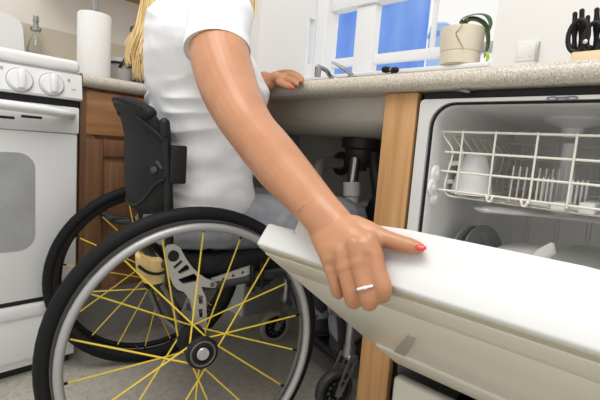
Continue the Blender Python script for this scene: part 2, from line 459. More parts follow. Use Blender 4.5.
# oven door
b = MB(); b.box((XS - 0.03, y0 + .003, 0.247), (XS - 0.004, y1 - 0.004, 0.741), 0.006)
b.box((XS - 0.03, y0 + .002, 0.741), (XS + 0.002, y1 - 0.001, 0.8195), 0.006)
dr = b.build('oven_door', 'enamel', o)
b = MB()   # swept handle along the door top
hp = [(XS - .006, y1 - .030, 0.795), (XS + .014, y1 - .036, 0.796), (XS + .032, y1 - .066, 0.798), (XS + .040, y1 - .14, 0.802), (XS + .040, 0.1, 0.806), (XS + .040, y0 + .14, 0.802), (XS + .03, y0 + .05, 0.797), (XS + .002, y0 + .01, 0.792)]
b.tube(spline(hp, 6), 0.018, n=14, flat=0.75)
b.build('handle', 'enamel', dr)
for (a, c2) in ((-8, 14.5), (21, 42)):
    p, q = at(a, 116.0, X=XS + .002), at(c2, 118.5, X=XS + .002)
    MB().box((XS - .005, p.y, p.z - .0035), (XS + .0032, q.y, p.z + .0035), .001).build('vent_slot', 'black_gap', dr)
# oven window (rounded corners)
wy1, wz1, wz0, rc = at(35.5, 200, X=XS).y, at(30, 153, X=XS).z, at(30, 250, X=XS).z, 0.045
ol = []
for (cy, cz, a0) in ((wy1 - rc, wz1 - rc, 0), (y0 + .12 + rc, wz1 - rc, 90), (y0 + .12 + rc, wz0 + rc, 180), (wy1 - rc, wz0 + rc, 270)):
    for k in range(7):
        a = math.radians(a0 + 15 * k); ol.append((XS - 0.004, cy + rc * math.cos(a), cz + rc * math.sin(a)))
MB().prism(ol, (0.0012, 0, 0)).build('oven_window', 'oven_glass', dr, smooth=False)
b = MB(); b.box((XS - 0.03, y0 + .003, 0.062), (XS - 0.003, y1 - 0.004, 0.232), 0.008)
b.box((XS - 0.01, y0 + .003, 0.195), (XS + 0.004, y1 - 0.004, 0.232), 0.008)
b.build('bottom_drawer', 'enamel', o)
MB().box((XS - 0.03, y0 + .004, 0.232), (XS - 0.016, y1 - .006, 0.248)).build('drawer_gap', 'black_gap', o, smooth=False)
MB().box((XL + 0.05, y0 + .01, 0.0), (XS - 0.05, y1 - .01, 0.032)).build('plinth', 'black_gap', o, smooth=False)
ol = []; zt = 1.17; ye = 0.468
for (cy, cz, a0, r) in ((ye - .05, zt - .05, 0, .05), (y0 + .06, zt - .05, 90, .05)):
    for k in range(7):
        a = math.radians(a0 + 15 * k); ol.append((XL + 0.022, cy + r * math.cos(a), cz + r * math.sin(a)))
ol += [(XL + 0.022, y0 + .01, 0.95), (XL + 0.022, ye + .012, 0.95)]
MB().prism(ol, (0.055, 0, 0)).build('backguard', 'enamel', o)
for (x, y) in ((-1.58, 0.29), (-1.58, -0.08), (-1.86, 0.29), (-1.86, -0.08)):
    MB().lathe([(0, 0.955), (0.085, 0.955), (0.09, 0.962), (0.08, 0.964), (0, 0.961)], (x, y, 0)).build('burner', 'black_plastic', o)

# ------------------------------------------------------------------ things on the left worktop
c = V((-1.90, 0.485 + .03, CT))
c = V((-1.975, 0.512, CT))
o = thing('oil_cruet', 'clear glass oil bottle with steel pourer behind the stove corner', 'bottle', c)
MB().lathe([(0, 0), (0.028, 0), (0.029, 0.02), (0.029, 0.135), (0.026, 0.155), (0.015, 0.178), (0.0125, 0.19), (0.0125, 0.205), (0.0100, 0.205), (0.0100, 0.19), (0.0125, .178), (0.0235, .153), (0.0265, .135), (0.0265, .012), (0, .012)], c).build('bottle_body', 'glass', o)
MB().lathe([(0, 0.013), (0.026, 0.013), (0.026, 0.085), (0, 0.085)], c).build('oil', 'oil', o)
MB().lathe([(0, .205), (0.019, 0.205), (0.019, 0.216), (0.010, 0.220), (0.008, 0.236), (0.011, 0.242), (0.009, 0.262), (0, 0.264)], c).build('pourer', 'chrome', o)

c = V((-1.65, 0.612, CT))
o = thing('paper_towel_holder', 'white paper towel roll upright on a chrome holder', 'paper towel', c)
MB().lathe([(0, 0), (0.07, 0), (0.07, 0.008), (0.02, 0.014), (0, 0.014)], c).build('base', 'chrome', o)
MB().lathe([(0.018, 0.015), (0.054, 0.015), (0.0555, 0.02), (0.0555, 0.238), (0.053, 0.243), (0.02, 0.246), (0.018, 0.24), (0.018, 0.015)], c, 48).build('towel_roll', 'towel_paper', o)
MB().lathe([(0, 0.01), (0.005, 0.01), (0.005, 0.245), (0.010, 0.25), (0.012, 0.262), (0.0095, 0.285), (0.014, 0.30), (0.012, 0.325), (0, 0.33)], c).build('rod', 'chrome', o)

c = at(120, 60, X=-1.74); c.z = CT
o = thing('clip_jar', 'small grey glass jar with dark clip lid beside the paper towel', 'jar', c)
MB().lathe([(0, 0), (0.044, 0), (0.046, 0.01), (0.046, 0.085), (0.038, 0.10), (0.038, .105), (0, .105)], c).build('jar_body', 'jar_grey', o)
MB().lathe([(0, 0.105), (0.041, 0.105), (0.041, 0.118), (0.03, 0.126), (0, 0.127)], c).build('lid', 'plastic_clear', o)
b = MB(); b.tube([c + V((0.042, -.02, .085)), c + V((0.052, -.012, .10)), c + V((0.045, 0.0, .122)), c + V((0.046, .016, .10)), c + V((0.048, .01, .088))], 0.006, 8); b.tube(circle(c + V((0, 0, .104)), (0.043, 0, 0), (0, 0.043, 0)), 0.004, 8, closed=True)
b.build('clip', 'black_plastic', o)
c = at(141, 60, X=-1.72); c.z = CT
o = thing('pepper_mill', 'tall dark canister half hidden behind the blonde hair', 'canister', c)
MB().box(c + V((-.035, -.035, 0)), c + V((.035, .035, 0.235)), .006).build('canister_body', 'dark_jar', o)
MB().box(c + V((-.036, -.036, 0.236)), c + V((.036, .036, 0.262)), .006).build('lid', 'dark_jar', o)
o.name = 'canister'
c = at(252, 52, X=-1.52); c.z = CT; c.y = min(c.y, 1.06)
o = thing('storage_tin', 'dark tin standing in the worktop corner beside the white wall', 'tin', c)
MB().lathe([(0, 0), (0.045, 0), (0.045, 0.19), (0.044, 0.193)], c).build('tin_body', 'dark_jar', o)
MB().lathe([(0, 0.193), (0.047, 0.193), (0.047, 0.215), (0.02, .222), (0, 0.222)], c).build('lid', 'black_plastic', o)

# ------------------------------------------------------------------ sink, faucet, plumbing
SX0, SX1, SY0, SY1 = -1.145, -0.545, 0.885, 1.285
o = thing('sink', 'grey steel sink bowl seen from below under the worktop', 'sink', ((SX0 + SX1) / 2, 1.08, 0.74))
def rrect(x0, x1, y0, y1, z, r, k=5):
    out = []
    for (cx, cy, a0) in ((x1 - r, y1 - r, 0), (x0 + r, y1 - r, 90), (x0 + r, y0 + r, 180), (x1 - r, y0 + r, 270)):
        for j in range(k + 1):
            a = math.radians(a0 + 90 * j / k); out.append(V((cx + r * math.cos(a), cy + r * math.sin(a), z)))
    return out
def ringloft(b, rings, cap0=False, cap1=False):
    n = len(rings[0]); vs = [p for r in rings for p in r]; fs = []
    for i in range(len(rings) - 1):
        for j in range(n): fs.append([i * n + j, i * n + (j + 1) % n, (i + 1) * n + (j + 1) % n, (i + 1) * n + j])
    if cap0: fs.append(list(range(n))[::-1])
    if cap1: fs.append([(len(rings) - 1) * n + j for j in range(n)])
    b.add(vs, fs)
b = MB(); rg = []
for (ins, z) in ((-0.012, 0.929), (-0.012, .9255), (0.0, 0.9255), (0.0, 0.835), (0.012, 0.812), (0.04, 0.799), (0.09, 0.794)):
    rg.append(rrect(SX0 + ins, SX1 - ins, SY0 + ins, SY1 - ins, z, 0.06 + max(0, ins) * .3))
for (ins, z) in ((0.09, 0.798), (0.042, .803), (0.015, .817), (0.004, .835), (0.004, .929)):
    rg.append(rrect(SX0 + ins, SX1 - ins, SY0 + ins, SY1 - ins, z, 0.06 + max(0, ins) * .3))
rg.append([p.copy() for p in rg[0]])
ringloft(b, rg); ringloft(b, [rrect(SX0 + .09, SX1 - .09, SY0 + .09, SY1 - .09, .794, .087)], cap0=True); ringloft(b, [rrect(SX0 + .09, SX1 - .09, SY0 + .09, SY1 - .09, .798, .087)], cap1=True)
b.build('bowl', 'sink_steel', o)
# garbage disposal / drain assembly
dc = at(362, 142, Y=1.10)
o = thing('drain_assembly', 'black drain housing and white trap pipes hanging under the sink', 'plumbing', (dc.x, 1.10, 0.5))
zz = 0.794
MB().lathe([(0, zz - .0), (0.062, zz - .002), (0.062, zz - .03), (0.05, zz - .036), (0.05, zz - .05), (0.038, zz - .075), (0.022, zz - .09), (0.022, zz - .10), (0, zz - .10)], (dc.x, 1.10, 0)).build('flange', 'disposal', o)
p1 = at(355, 160, Y=1.06); p2 = at(352, 186, Y=1.06); p3 = at(352, 206, Y=1.06)
MB().tube([V((dc.x, 1.10, zz - .09)), p1, p2], 0.0165, 16).build('tailpiece', 'chrome', o)
dn_ = (p3 - p2).normalized()
b = MB(); b.tube([p2 - dn_ * .012, p2 + dn_ * .03], 0.027, 16); b.tube([p2 + dn_ * .03, p2 + dn_ * .034, p2 + dn_ * .06], [0.027, 0.022, 0.022], 16)
b.build('slip_nut', 'pvc', o)
e = p2 + dn_ * .06
b = MB(); b.tube(spline([e, e + V((.002, .01, -.04)), e + V((-.03, .035, -.062)), e + V((-.075, .06, -.04)), e + V((-.13, .08, -.012)), e + V((-.19, .12, 0.0))], 6), 0.021, 14)
b.tube([e + V((-.006, .002, -.012)), e + V((.0, .006, -.035))], 0.028, 14)
b.build('trap', 'pvc', o)
q = at(318, 186, Y=1.24); q2 = at(319, 168, Y=1.26); q3 = at(331, 163, Y=1.355)
MB().tube(spline([e + V((-.19, .12, 0)), q + V((0.0, 0, -.03)), q, q2, V((q3.x, 1.32, q3.z)), V((q3.x + .01, 1.405, q3.z))], 6), 0.022, 14).build('waste_pipe', 'pvc', o)
Mq = V((0, 0, 1)).rotation_difference(V((0, -1, 0))).to_matrix()
MB().lathe([(0.024, 0), (0.05, 0), (0.05, .004), (0.028, .012), (0.024, .012)], (q3.x + .01, 1.413, q3.z), 24, Mq).build('escutcheon', 'disposal', o)
MB().tube(spline([V((dc.x + .05, 1.10, zz - .03)), at(375, 165, Y=1.12), at(379, 195, Y=1.14), at(372, 216, Y=1.15), V((dc.x + .04, 1.2, .42))], 6), 0.022, 12).build('drain_hose', 'disposal', o)
c = at(369, 205, Y=1.20)
b = MB(); b.tube([V((c.x, 1.20, c.z)), V((c.x, 1.405, c.z))], 0.012, 12); b.ball((c.x, 1.19, c.z), (.02, .025, .018)); b.tube([V((c.x - .015, 1.17, c.z)), V((c.x + .03, 1.165, c.z + .006))], .008, 10); b.build('stop_valve', 'pvc', o)
# panel behind the knees and panels at both sides
struct(MB().box((XS + .014, 1.412, 0.0), (-0.53, YW, CB)).build('trim_2', 'panel_grey', smooth=False))
struct(MB().box((XR + .001, YR, 0.0), (XR + .014, 1.41, CB - .001)).build('trim_3', 'panel_grey', smooth=False))
# faucet
fc = at(338, 76, Y=1.34)
o = thing('faucet', 'low chrome sink faucet with lever in front of the window', 'faucet', (-1.02, 1.35, CT))
A = V((-1.02, 1.352, CT))
MB().box(A + V((-.11, -.028, 0.0)), A + V((.13, .028, .012)), .006).build('base_plate', 'chrome', o)
tip = at(318, 69, Y=1.21)
s1 = at(333, 78, Y=1.29)
b = MB(); b.tube(spline([A + V((.03, 0, .01)), A + V((.03, -.01, .07)), V((s1.x, 1.29, s1.z)), at(327, 71, Y=1.25), tip + V((0, 0, .008)), tip, tip + V((0, 0, -.022))], 6), [0.0085] * 37, 12)
b.build('spout', 'chrome', o)
MB().tube([tip + V((0, 0, .006)), tip + V((0, 0, -.028))], .0125, 14).build('aerator', 'chrome', o)
l1, l2 = at(352, 75, Y=1.35), at(332, 62, Y=1.30)
b = MB(); b.tube([l1 + V((.0, 0, -.02)), l1, (l1 + l2) / 2 + V((0, 0, .004)), l2], [.011, .010, .008, .005], 12, flat=.7); b.tube([V((l1.x, 1.352, CT)), V((l1.x, 1.352, l1.z - .005))], .02, 14)
b.build('lever', 'chrome', o)
c = at(390, 70, Y=1.36)
o = thing('sink_sprayer', 'small black tipped side sprayer standing behind the sink', 'sprayer', (c.x, 1.36, CT))
MB().lathe([(0, 0), (.022, 0), (.022, .008), (.013, .016), (.012, c.z - CT - .01), (0, c.z - CT - .01)], (c.x, 1.36, CT)).build('base', 'chrome', o)
b = MB(); b.tube([at(384.5, 69.5, Y=1.36), at(389, 70, Y=1.36)], .012, 12, dome=True); b.build('nozzle', 'black_plastic', o)
b = MB(); b.tube([at(388.5, 70, Y=1.36), at(394, 70, Y=1.36)], .0095, 12); b.build('collar', 'chrome', o)
b = MB(); b.tube([at(393.5, 70, Y=1.36), at(396, 70, Y=1.36)], .011, 12, dome=True); b.build('trigger', 'black_plastic', o)

# end panel post
o = MB()
o.box((-0.541, YC, 0.0), (-0.461, YC + .02, CB - 0.001), 0.002)
post = tag(o.build('wood_stile', 'wood_light'), 'honey coloured wooden upright between open sink space and dishwasher', 'cabinet post')
b = MB(); b.box((-0.528, YC + .021, 0.0), (-0.512, 1.41, CB - 0.001), .001)
tag(b.build('side_panel', 'panel_grey'), 'grey cabinet side panel behind the wooden upright', 'cabinet panel')

# ------------------------------------------------------------------ pot, outlet, knife block
pc = at(460.5, 45, Y=1.45)
sc = 1.0
c = V((pc.x, 1.455, WZ0 + .014))
rT = (at(488, 30, Y=1.455) - at(441, 32, Y=1.455)).length / 2 * 0.90
zT = at(464, 30, Y=1.455).z - c.z
o = thing('flower_pot', 'cream ceramic pot with dark strap leaves on the window sill', 'plant pot', c)
MB().lathe([(0, 0), (rT * .80, 0), (rT * .88, .004), (rT * .90, zT * .32), (rT * .865, zT * .335), (rT * .865, zT * .365), (rT * .90, zT * .38), (rT, zT * .96), (rT * .985, zT), (rT * .92, zT), (rT * .9, zT * .9), (0, zT * .88)], c, 40).build('pot', 'pot_cream', o)
MB().lathe([(0, zT * .885), (rT * .905, zT * .885)], c).build('soil', 'vine', o)
def leafstrip(pts, w, name, m, par, up=(0, -1, .3), th=0.0015):
    P = spline(pts, 6); k = len(P)
    b = MB(); b.tube(P, [max(.0012, w * math.sin(PI * min(1, (0.12 + .88 * i / (k - 1)))) ** .6) for i in range(k)], 8, flat=.16, up=up)
    return b.build(name, m, par)
yq = 1.44
leafstrip([c + V((.0, 0, zT * .9)), at(462, 20, Y=yq), at(468, 16, Y=yq), at(479, 14, Y=yq), at(487, 16, Y=1.43), at(490.5, 23, Y=1.42), at(489, 32, Y=1.42)], .0105, 'leaf', 'leaf', o, up=(0.2, -.5, 1))
leafstrip([c + V((.01, 0.01, zT * .9)), at(466, 21, Y=yq), at(476, 19, Y=1.45), at(486, 26, Y=1.46), at(488, 44, Y=1.46), at(484, 58, Y=1.46)], .009, 'leaf', 'leaf', o, up=(0.6, -.8, .2))
leafstrip([at(486, 52, Y=1.43), at(488, 57, Y=1.43), at(486, 63, Y=1.43)], .006, 'leaf', 'leaf_bright', o)
b = MB(); b.ball(at(467, 20, Y=1.44), (.011, .011, .008)); b.build('leaf_bud', 'leaf', o)
yv = c.y - rT - .006
b = MB(); b.tube(spline([at(463, 22, Y=yv), at(461, 27, Y=yv + .004), at(456, 33, Y=yv + .008), at(458, 38, Y=yv + .01), at(461, 44, Y=yv + .01), at(464, 49, Y=yv + .012)], 5), .0011, 6); b.build('vine', 'vine', o)
c = at(526, 51, Y=YW)
o = thing('wall_outlet', 'white outlet plate on the wall between pot and utensil block', 'outlet', (c.x, YW, c.z))
MB().box(c + V((-.028, -.0025, -.030)), c + V((.028, 0, .030)), .001).build('plate', 'white_paint', o)
for dx in (-.016, .016): MB().box(c + V((dx - .009, -.0035, -.018)), c + V((dx + .009, -.002, .018)), .0006).build('socket', 'white_paint', o)
p = at(538.5, 52, Y=YW)
MB().box((p.x - .002, YW - .022, p.z - .03), (p.x + .002, YW, p.z + .03), .001).build('plate_shadow_strip', 'satin_metal', o)  # thin grey strip standing in for the outlet plate's shadow

zb = at(570, 52, Y=1.16).z
o = thing('knife_block', 'light wood block of black handled knives and scissors at right', 'knife block', (-0.205, 1.2, CT))
MB().box((-0.262, 1.16, CT), (-0.11, 1.27, zb), .004).build('block', 'wood_block', o)
for (px, top, w, lean) in ((575, 14, .0075, 0), (582, 11, .008, 0), (588, 17, .0065, 1), (597, 10, .008, 0), (604, 12, .008, 0)):
    p0 = at(px - 1, 54, Y=1.19); p1 = at(px, top, Y=1.19)
    b = MB(); P = spline([p0, p0.lerp(p1, .3), p0.lerp(p1, .65), p1], 4)
    b.tube(P, [w * (1 + .18 * math.sin(i * 1.0)) for i in range(len(P))], 10, dome=True, flat=.8); b.build('knife_handle', 'black_plastic', o)
b = MB()
cc = at(577.5, 40, Y=1.17); cc2 = at(591, 40, Y=1.17)
for (q, rx, rz) in ((at(578, 36, Y=1.17), .020, .036), (at(593, 38, Y=1.17), .018, .034)):
    b.tube(circle(q, (rx, 0, 0.0), (0, 0, rz)), .0055, 8, closed=True)
b.tube([at(583, 46, Y=1.17), at(590, 56, Y=1.18)], .009, 8); b.tube([at(590, 46, Y=1.17), at(584, 56, Y=1.18)], .009, 8)
b.build('scissors', 'black_plastic', o)
MB().lathe([(0, 0), (.005, 0), (.005, .004), (0, .005)], at(585.5, 42, Y=1.16), 12, Mq).build('rivet', 'satin_metal', o)

# ------------------------------------------------------------------ dishwasher
DX0, DX1 = XDW, XDW + 0.60
TZ0, TZ1 = 0.312, 0.869
DW = thing('dishwasher', 'open built-in dishwasher with white tilted door and grey tub', 'dishwasher', ((DX0 + DX1) / 2, 1.1, 0))
# tub: rounded rectangle opening lofted to the back
def fr(x0, x1, z0, z1, y, r, k=6):
    return [V((p.x, y, p.y)) for p in [V((q.x, q.y, 0)) for q in rrect(x0, x1, z0, z1, 0, r, k)]]
ox0, oz1 = at(433.5, 160, Y=YC + .01).x, at(520, 107.0, Y=YC + .01).z
ox1 = DX1 - (ox0 - DX0); oz0 = 0.326
b = MB()
ringloft(b, [fr(DX0, DX1, TZ0, TZ1, YC + .002, .012), fr(DX0, DX1, TZ0, TZ1, YC - .002, .010), fr(ox0 - .0135, ox1 + .0135, oz0 - .012, oz1 + .010, YC - .002, .05), fr(ox0 - .0125, ox1 + .0125, oz0 - .011, oz1 + .009, YC + .006, .05)])
b.build('front_frame', 'tub_frame', DW)
b = MB()
ringloft(b, [fr(ox0 - .0125, ox1 + .0125, oz0 - .011, oz1 + .009, YC + .005, .05), fr(ox0 - .010, ox1 + .010, oz0 - .009, oz1 + .0075, YC + .0005, .048), fr(ox0 - .0068, ox1 + .0068, oz0 - .006, oz1 + .0052, YC + .001, .046), fr(ox0 - .0058, ox1 + .0058, oz0 - .005, oz1 + .0045, YC + .012, .045)])
b.build('gasket', 'gasket', DW)
b = MB()
ringloft(b, [fr(ox0 - .0058, ox1 + .0058, oz0 - .005, oz1 + .0045, YC + .005, .045), fr(ox0 - .003, ox1 + .003, oz0 - .003, oz1 + .003, YC + .010, .043), fr(ox0 - .004, ox1 + .004, oz0 - .005, oz1 + .004, YC + .04, .04), fr(ox0 - .004, ox1 + .004, oz0 - .005, oz1 + .004, 1.34, .04), fr(ox0 + .02, ox1 - .02, oz0 + .02, oz1 - .02, 1.37, .03)], cap1=True)
for k in range(7):
    x = ox0 + .06 + k * .075
    b.box((x - .004, 1.362, oz0 + .03), (x + .004, 1.372, oz1 - .05), .003)
b.build('tub', 'tub_grey', DW)
b = MB(); ringloft(b, [fr(DX0 + .002, DX1 - .002, .11, TZ1 - .002, YC + .02, .01), fr(DX0 + .002, DX1 - .002, .11, TZ1 - .002, 1.40, .01)], cap1=True)
b.build('outer_shell', 'panel_grey', DW)
b = MB(); b.box((DX0 + .05, YC + .05, 0), (DX1 - .05, 1.38, .11)); b.build('base', 'black_gap', DW, smooth=False)
# access panel below the door
ak = at(396, 370, Y=YC - .02)
b = MB(); b.box((DX0 + .014, YC - .020, 0.095), (DX1, YC + .01, 0.262), .010, seg=3); b.build('access_panel', 'almond', DW)
MB().box((DX0 + .01, YC + .02, 0.0), (DX1, YC + .06, 0.09)).build('toe_plate', 'black_gap', DW, smooth=False)
MB().box((DX0 + .001, YC + .012, TZ1), (DX1, YC + .03, CB - .0012)).build('gap_shade', 'black_gap', DW, smooth=False)  # black strip put in for the shade between frame and worktop
# strike at the worktop underside and catch on the frame
p = at(464, 90.5, Y=YC - .004)
b = MB(); b.tube([p + V((-.014, .012, .007)), p + V((-.008, 0, .002)), p + V((.004, -.003, -.001)), p + V((.013, -.004, -.004))], [.005, .007, .0065, .003], 8, flat=.6); b.build('mounting_clip', 'bracket_grey', DW)
p = at(562, 98.2, Y=YC - .003)
b = MB()
for dx in (-.014, .014): b.tube(circle(p + V((dx, 0, 0)), (.009, 0, 0), (0, 0, .0026), 14), .0011, 6, closed=True)
b.tube([p + V((-.01, 0, .001)), p + V((.01, 0, .001))], .0018, 6)
b.build('door_catch', 'bracket_grey', DW)
# door: built on its tilted plane
TH = math.atan2(0.807 - 0.394, 0.607 - 0.303)
D_in = V((0, math.cos(TH), math.sin(TH)))         # through the door, outside -> inside
D_up = V((0, -math.sin(TH), math.cos(TH)))        # bottom edge -> top edge
T0 = V((0, 0.394, 0.607))                         # outer top edge line
LD = (V((0, 0.807, 0.303)) - T0).length
def dp(x, dl, ti): return V((x, T0.y, T0.z)) - D_up * dl + D_in * ti
def dbox(b, x0, x1, l0, l1, t0, t1, bev=.004, seg=2):
    Mx = Matrix.Identity(4)
    for i in range(3): Mx[i][0] = (1, 0, 0)[i]; Mx[i][1] = D_in[i]; Mx[i][2] = D_up[i]
    Mx[0][3] = 0; Mx[1][3] = T0.y; Mx[2][3] = T0.z
    b.box((x0, t0, -l1), (x1, t1, -l0), bev, Mx, seg)
door = None
b = MB(); dbox(b, DX0, DX1, 0.0, LD - .006, 0.0, 0.037, .004, 3)
door = b.build('door', 'door_white', DW)
b = MB(); hw = [(-.395, .030), (-.3975, .050), (-.36, .060), (-.30, .067), (-.24, .071)]
b.prism([dp(x, 0.0, t) for x, t in hw] + [dp(DX0 + DX1 - x, 0.0, t) for x, t in reversed(hw)], -D_up * (LD - .02)); b.build('inner_liner', 'door_white', door, angle=.5)
b = MB(); dbox(b, DX0 + .0008, DX1, 0.0245, 0.085, -.0022, .012, .0015); b.build('control_panel', 'door_front', door)
b = MB(); dbox(b, DX0 + .0012, DX1 - .001, 0.008, 0.024, -.0008, .012, .0006); b.build('top_shade_band', 'shade_beige', door)  # darker band: shading below the top edge put into the colour
b = MB(); dbox(b, DX0 + .0012, DX1, 0.0865, LD - .07, -.0022, .012, .0015); b.build('front_panel', 'door_front', door)
b = MB(); dbox(b, DX0 + .024, DX1 - .004, LD - .125, LD - .010, -.008, .004, .007, 3); b.build('lower_panel', 'almond', door)
b = MB(); b.prism([at_plane(x, y, T0 - D_in * .0045, D_in) for x, y in ((391, 355), (400, 365), (415, 339), (408, 336))], D_in * .012); b.build('hinge_bracket', 'hinge_grey', door)
b = MB(); dbox(b, DX0 + .0006, DX1 - .0006, LD - .014, LD - .001, -.0022, .0375, .002); b.build('bottom_edge', 'almond', door)
b = MB(); dbox(b, DX0 + .035, DX1 - .035, 0.05, LD - .05, 0.0705, .074, .001); b.build('liner_recess', 'tub_grey', door)
# upper rack
YRk = 0.872
def rk(px, py): return at(px, py, Y=YRk)
zs = [rk(520, y).z for y in (133.7, 156.4, 178.2, 199.6)]
x0r = rk(442, 132).x; x1r = DX1 - (x0r - DX0)
YB = 1.30
b = MB(); rw = .0024
for i, z in enumerate(zs):
    ins = (0, .004, .012, .012)[i]
    xa, xb = x0r + (.0, .012, .008, .004)[i], x1r - (.0, .012, .008, .004)[i]
    b.tube([(xa, YRk, z), (xb, YRk, z)], rw, 8)
    b.tube([(xa, YB, z), (xb, YB, z)], rw, 8)
for z, dx in ((zs[0], 0), (zs[2], .012)):
    for x, s in ((x0r, 1), (x1r, -1)): b.tube([(x + s * dx, YRk, z), (x + s * dx, YB, z)], rw, 8)
xs_v = [rk(463.6, 134).x, rk(496.6, 134).x, rk(538.9, 134).x, rk(578, 134).x]
stp = (xs_v[3] - xs_v[1]) / 2
xs_v = [xs_v[0], xs_v[1], xs_v[2], xs_v[3]] + [xs_v[3] + stp * k for k in (1, 2, 3, 4)]
for x in xs_v:
    if x < x1r - .02:
        b.tube([(x, YRk - .003, zs[0] + .003), (x, YRk - .003, zs[2]), (x, YRk - .003, zs[3] - .004), (x, YRk + .03, zs[3] - .012)], rw * .9, 8)
for x, s in ((x0r, 1), (x1r, -1)):       # curved side wires
    for k in range(9):
        y = YRk + .004 + k * (YB - YRk - .01) / 8
        b.tube(spline([(x, y, zs[0]), (x + s * .006, y, zs[0] - .012), (x + s * .026, y, zs[1] + .006), (x + s * .026, y, zs[1] - .02), (x + s * .022, y, zs[2]), (x + s * .018, y, zs[3] + .004), (x + s * .028, y, zs[3] - .010), (x + s * .05, y, zs[3] - .012)], 4), rw * .8, 6)
        b.tube([(x0r + .05, y, zs[3] - .012), (x1r - .05, y, zs[3] - .012)], rw * .8, 6)
for k in range(12):
    x = x0r + .04 + k * .042
    b.tube([(x, YRk + .03, zs[3] - .014), (x, YB, zs[3] - .014)], rw * .8, 6)
    b.tube([(x, YB, zs[0]), (x, YB, zs[3] - .012)], rw * .8, 6)
b.build('upper_rack', 'rack_vinyl', DW)
# loop of wire at the rack bottom front
for (px, py) in ((489, 202), (524, 205)):
    p = rk(px, py); b = MB()
    b.tube(spline([V((p.x - .007, YRk, zs[3])), V((p.x - .004, YRk - .005, zs[3] - .004)), V((p.x - .002, YRk - .005, zs[3] - .010)), V((p.x + .004, YRk - .005, zs[3] - .011)), V((p.x + .006, YRk - .005, zs[3] - .004)), V((p.x + .008, YRk, zs[3]))], 5), rw * .9, 8)
    b.build('rack_loop', 'rack_vinyl', DW)
b = MB()   # tines
for (xa, n, y, step) in ((rk(500, 190).x - .005, 9, .95, .0095),):
    for k in range(n):
        x = xa + k * step
        b.tube([(x, y + k * .012, zs[3] - .012), (x, y + k * .012 + .004, zs[3] + .062)], .0018, 6)
b.build('rack_tines', 'rack_vinyl', DW)
b = MB()
for (px, py, h) in ((542, 184, .055), (577, 186, .055)):
    p = at(px, py, Y=.95)
    for k in range(4): b.box((p.x - .010 + k * .006, .95 + k * .012, zs[3] - .012), (p.x - .006 + k * .006, .954 + k * .012, zs[3] + .045), .0015)
    b.box((p.x - .016, .945, zs[3] - .016), (p.x + .018, 1.03, zs[3] - .008), .002)
b.build('cup_divider', 'plastic_white', DW)
b = MB()
p = at(585, 206, Y=.93)
for k in range(3): b.box((p.x - .05 + k * .045, .90, zs[3] - .014), (p.x - .025 + k * .045, 1.0, zs[3] + .001 + .006 * k), .003)
b.build('cup_shelf', 'plastic_white', DW)
# rack rollers on tub wall
b = None
for (px, py, r) in ((438, 174, .0185), (434.5, 187.5, .0185), (436, 198.5, .015)):
    p = at(px, py, X=ox0 + .004)
    Mx = V((0, 0, 1)).rotation_difference(V((1, 0, 0))).to_matrix()
    w = MB().lathe([(0, 0), (r, 0), (r, .004), (r * .85, .006), (r * .35, .006), (r * .3, .008), (0, .008)], V((ox0 - .003, p.y, p.z)), 24, Mx).build('rack_roller', 'plastic_white', DW)
b = MB(); p = at(446, 186, Y=.95); b.box((ox0 + .002, p.y - .02, p.z - .012), (x0r + .02, p.y + .12, p.z + .004), .002); b.build('roller_arm', 'bracket_grey', DW)
# upper spray hub at the ceiling, tower, spray arm
p = at(574, 120, Y=1.08)
zc = oz1 + .004
MB().lathe([(0, zc), (0.062, zc), (0.062, zc - .006), (0.045, zc - .014), (0.022, zc - .022), (0.018, zc - .042), (0.0, zc - .044)], (p.x, 1.08, 0), 32).build('ceiling_sprayer', 'plastic_clear', DW)
p = at(564, 185, Y=1.08)
MB().lathe([(0, zs[3] - .05), (.03, zs[3] - .045), (.03, zs[3] - .012), (.022, zs[3] + .0), (.019, zs[3] + .06), (.015, zs[3] + .065), (.015, zs[3] + .12), (0, zs[3] + .122)], (p.x, 1.08, 0), 24).build('spray_tower', 'plastic_clear', DW)
b = MB(); pa = at(478, 208.5, Y=.95)
b.tube(spline([pa, pa.lerp(V((p.x, 1.08, zs[3] - .04)), .3), V((p.x, 1.08, zs[3] - .04)), V((p.x + .2, 1.14, zs[3] - .04))], 6), [.024] * 1 + [.036] * 17 + [.02], 14, flat=.2, up=(0, 0, 1), dome=True)
b.build('upper_spray_arm', 'plastic_white', DW)
# lower rack
b = MB(); zl = 0.345
for y in [0.875 + .05 * k for k in range(9)]: b.tube([(ox0 + .02, y, zl), (ox1 - .02, y, zl)], .0022, 6)
for k in range(10): b.tube([(ox0 + .02 + k * (ox1 - ox0 - .04) / 9, .875, zl + .002), (ox0 + .02 + k * (ox1 - ox0 - .04) / 9, 1.28, zl + .002)], .0022, 6)
for z in (zl + .05, zl + .10):
    b.tube([(ox0 + .015, .87, z), (ox1 - .015, .87, z), (ox1 - .015, 1.29, z), (ox0 + .015, 1.29, z)], .0022, 6, closed=True)
for k in range(10):
    x = ox0 + .02 + k * (ox1 - ox0 - .04) / 9
    b.tube([(x, .87, zl), (x, .87, zl + .10)], .0022, 6); b.tube([(x, 1.29, zl), (x, 1.29, zl + .10)], .0022, 6)
b.build('lower_rack', 'rack_vinyl', DW)
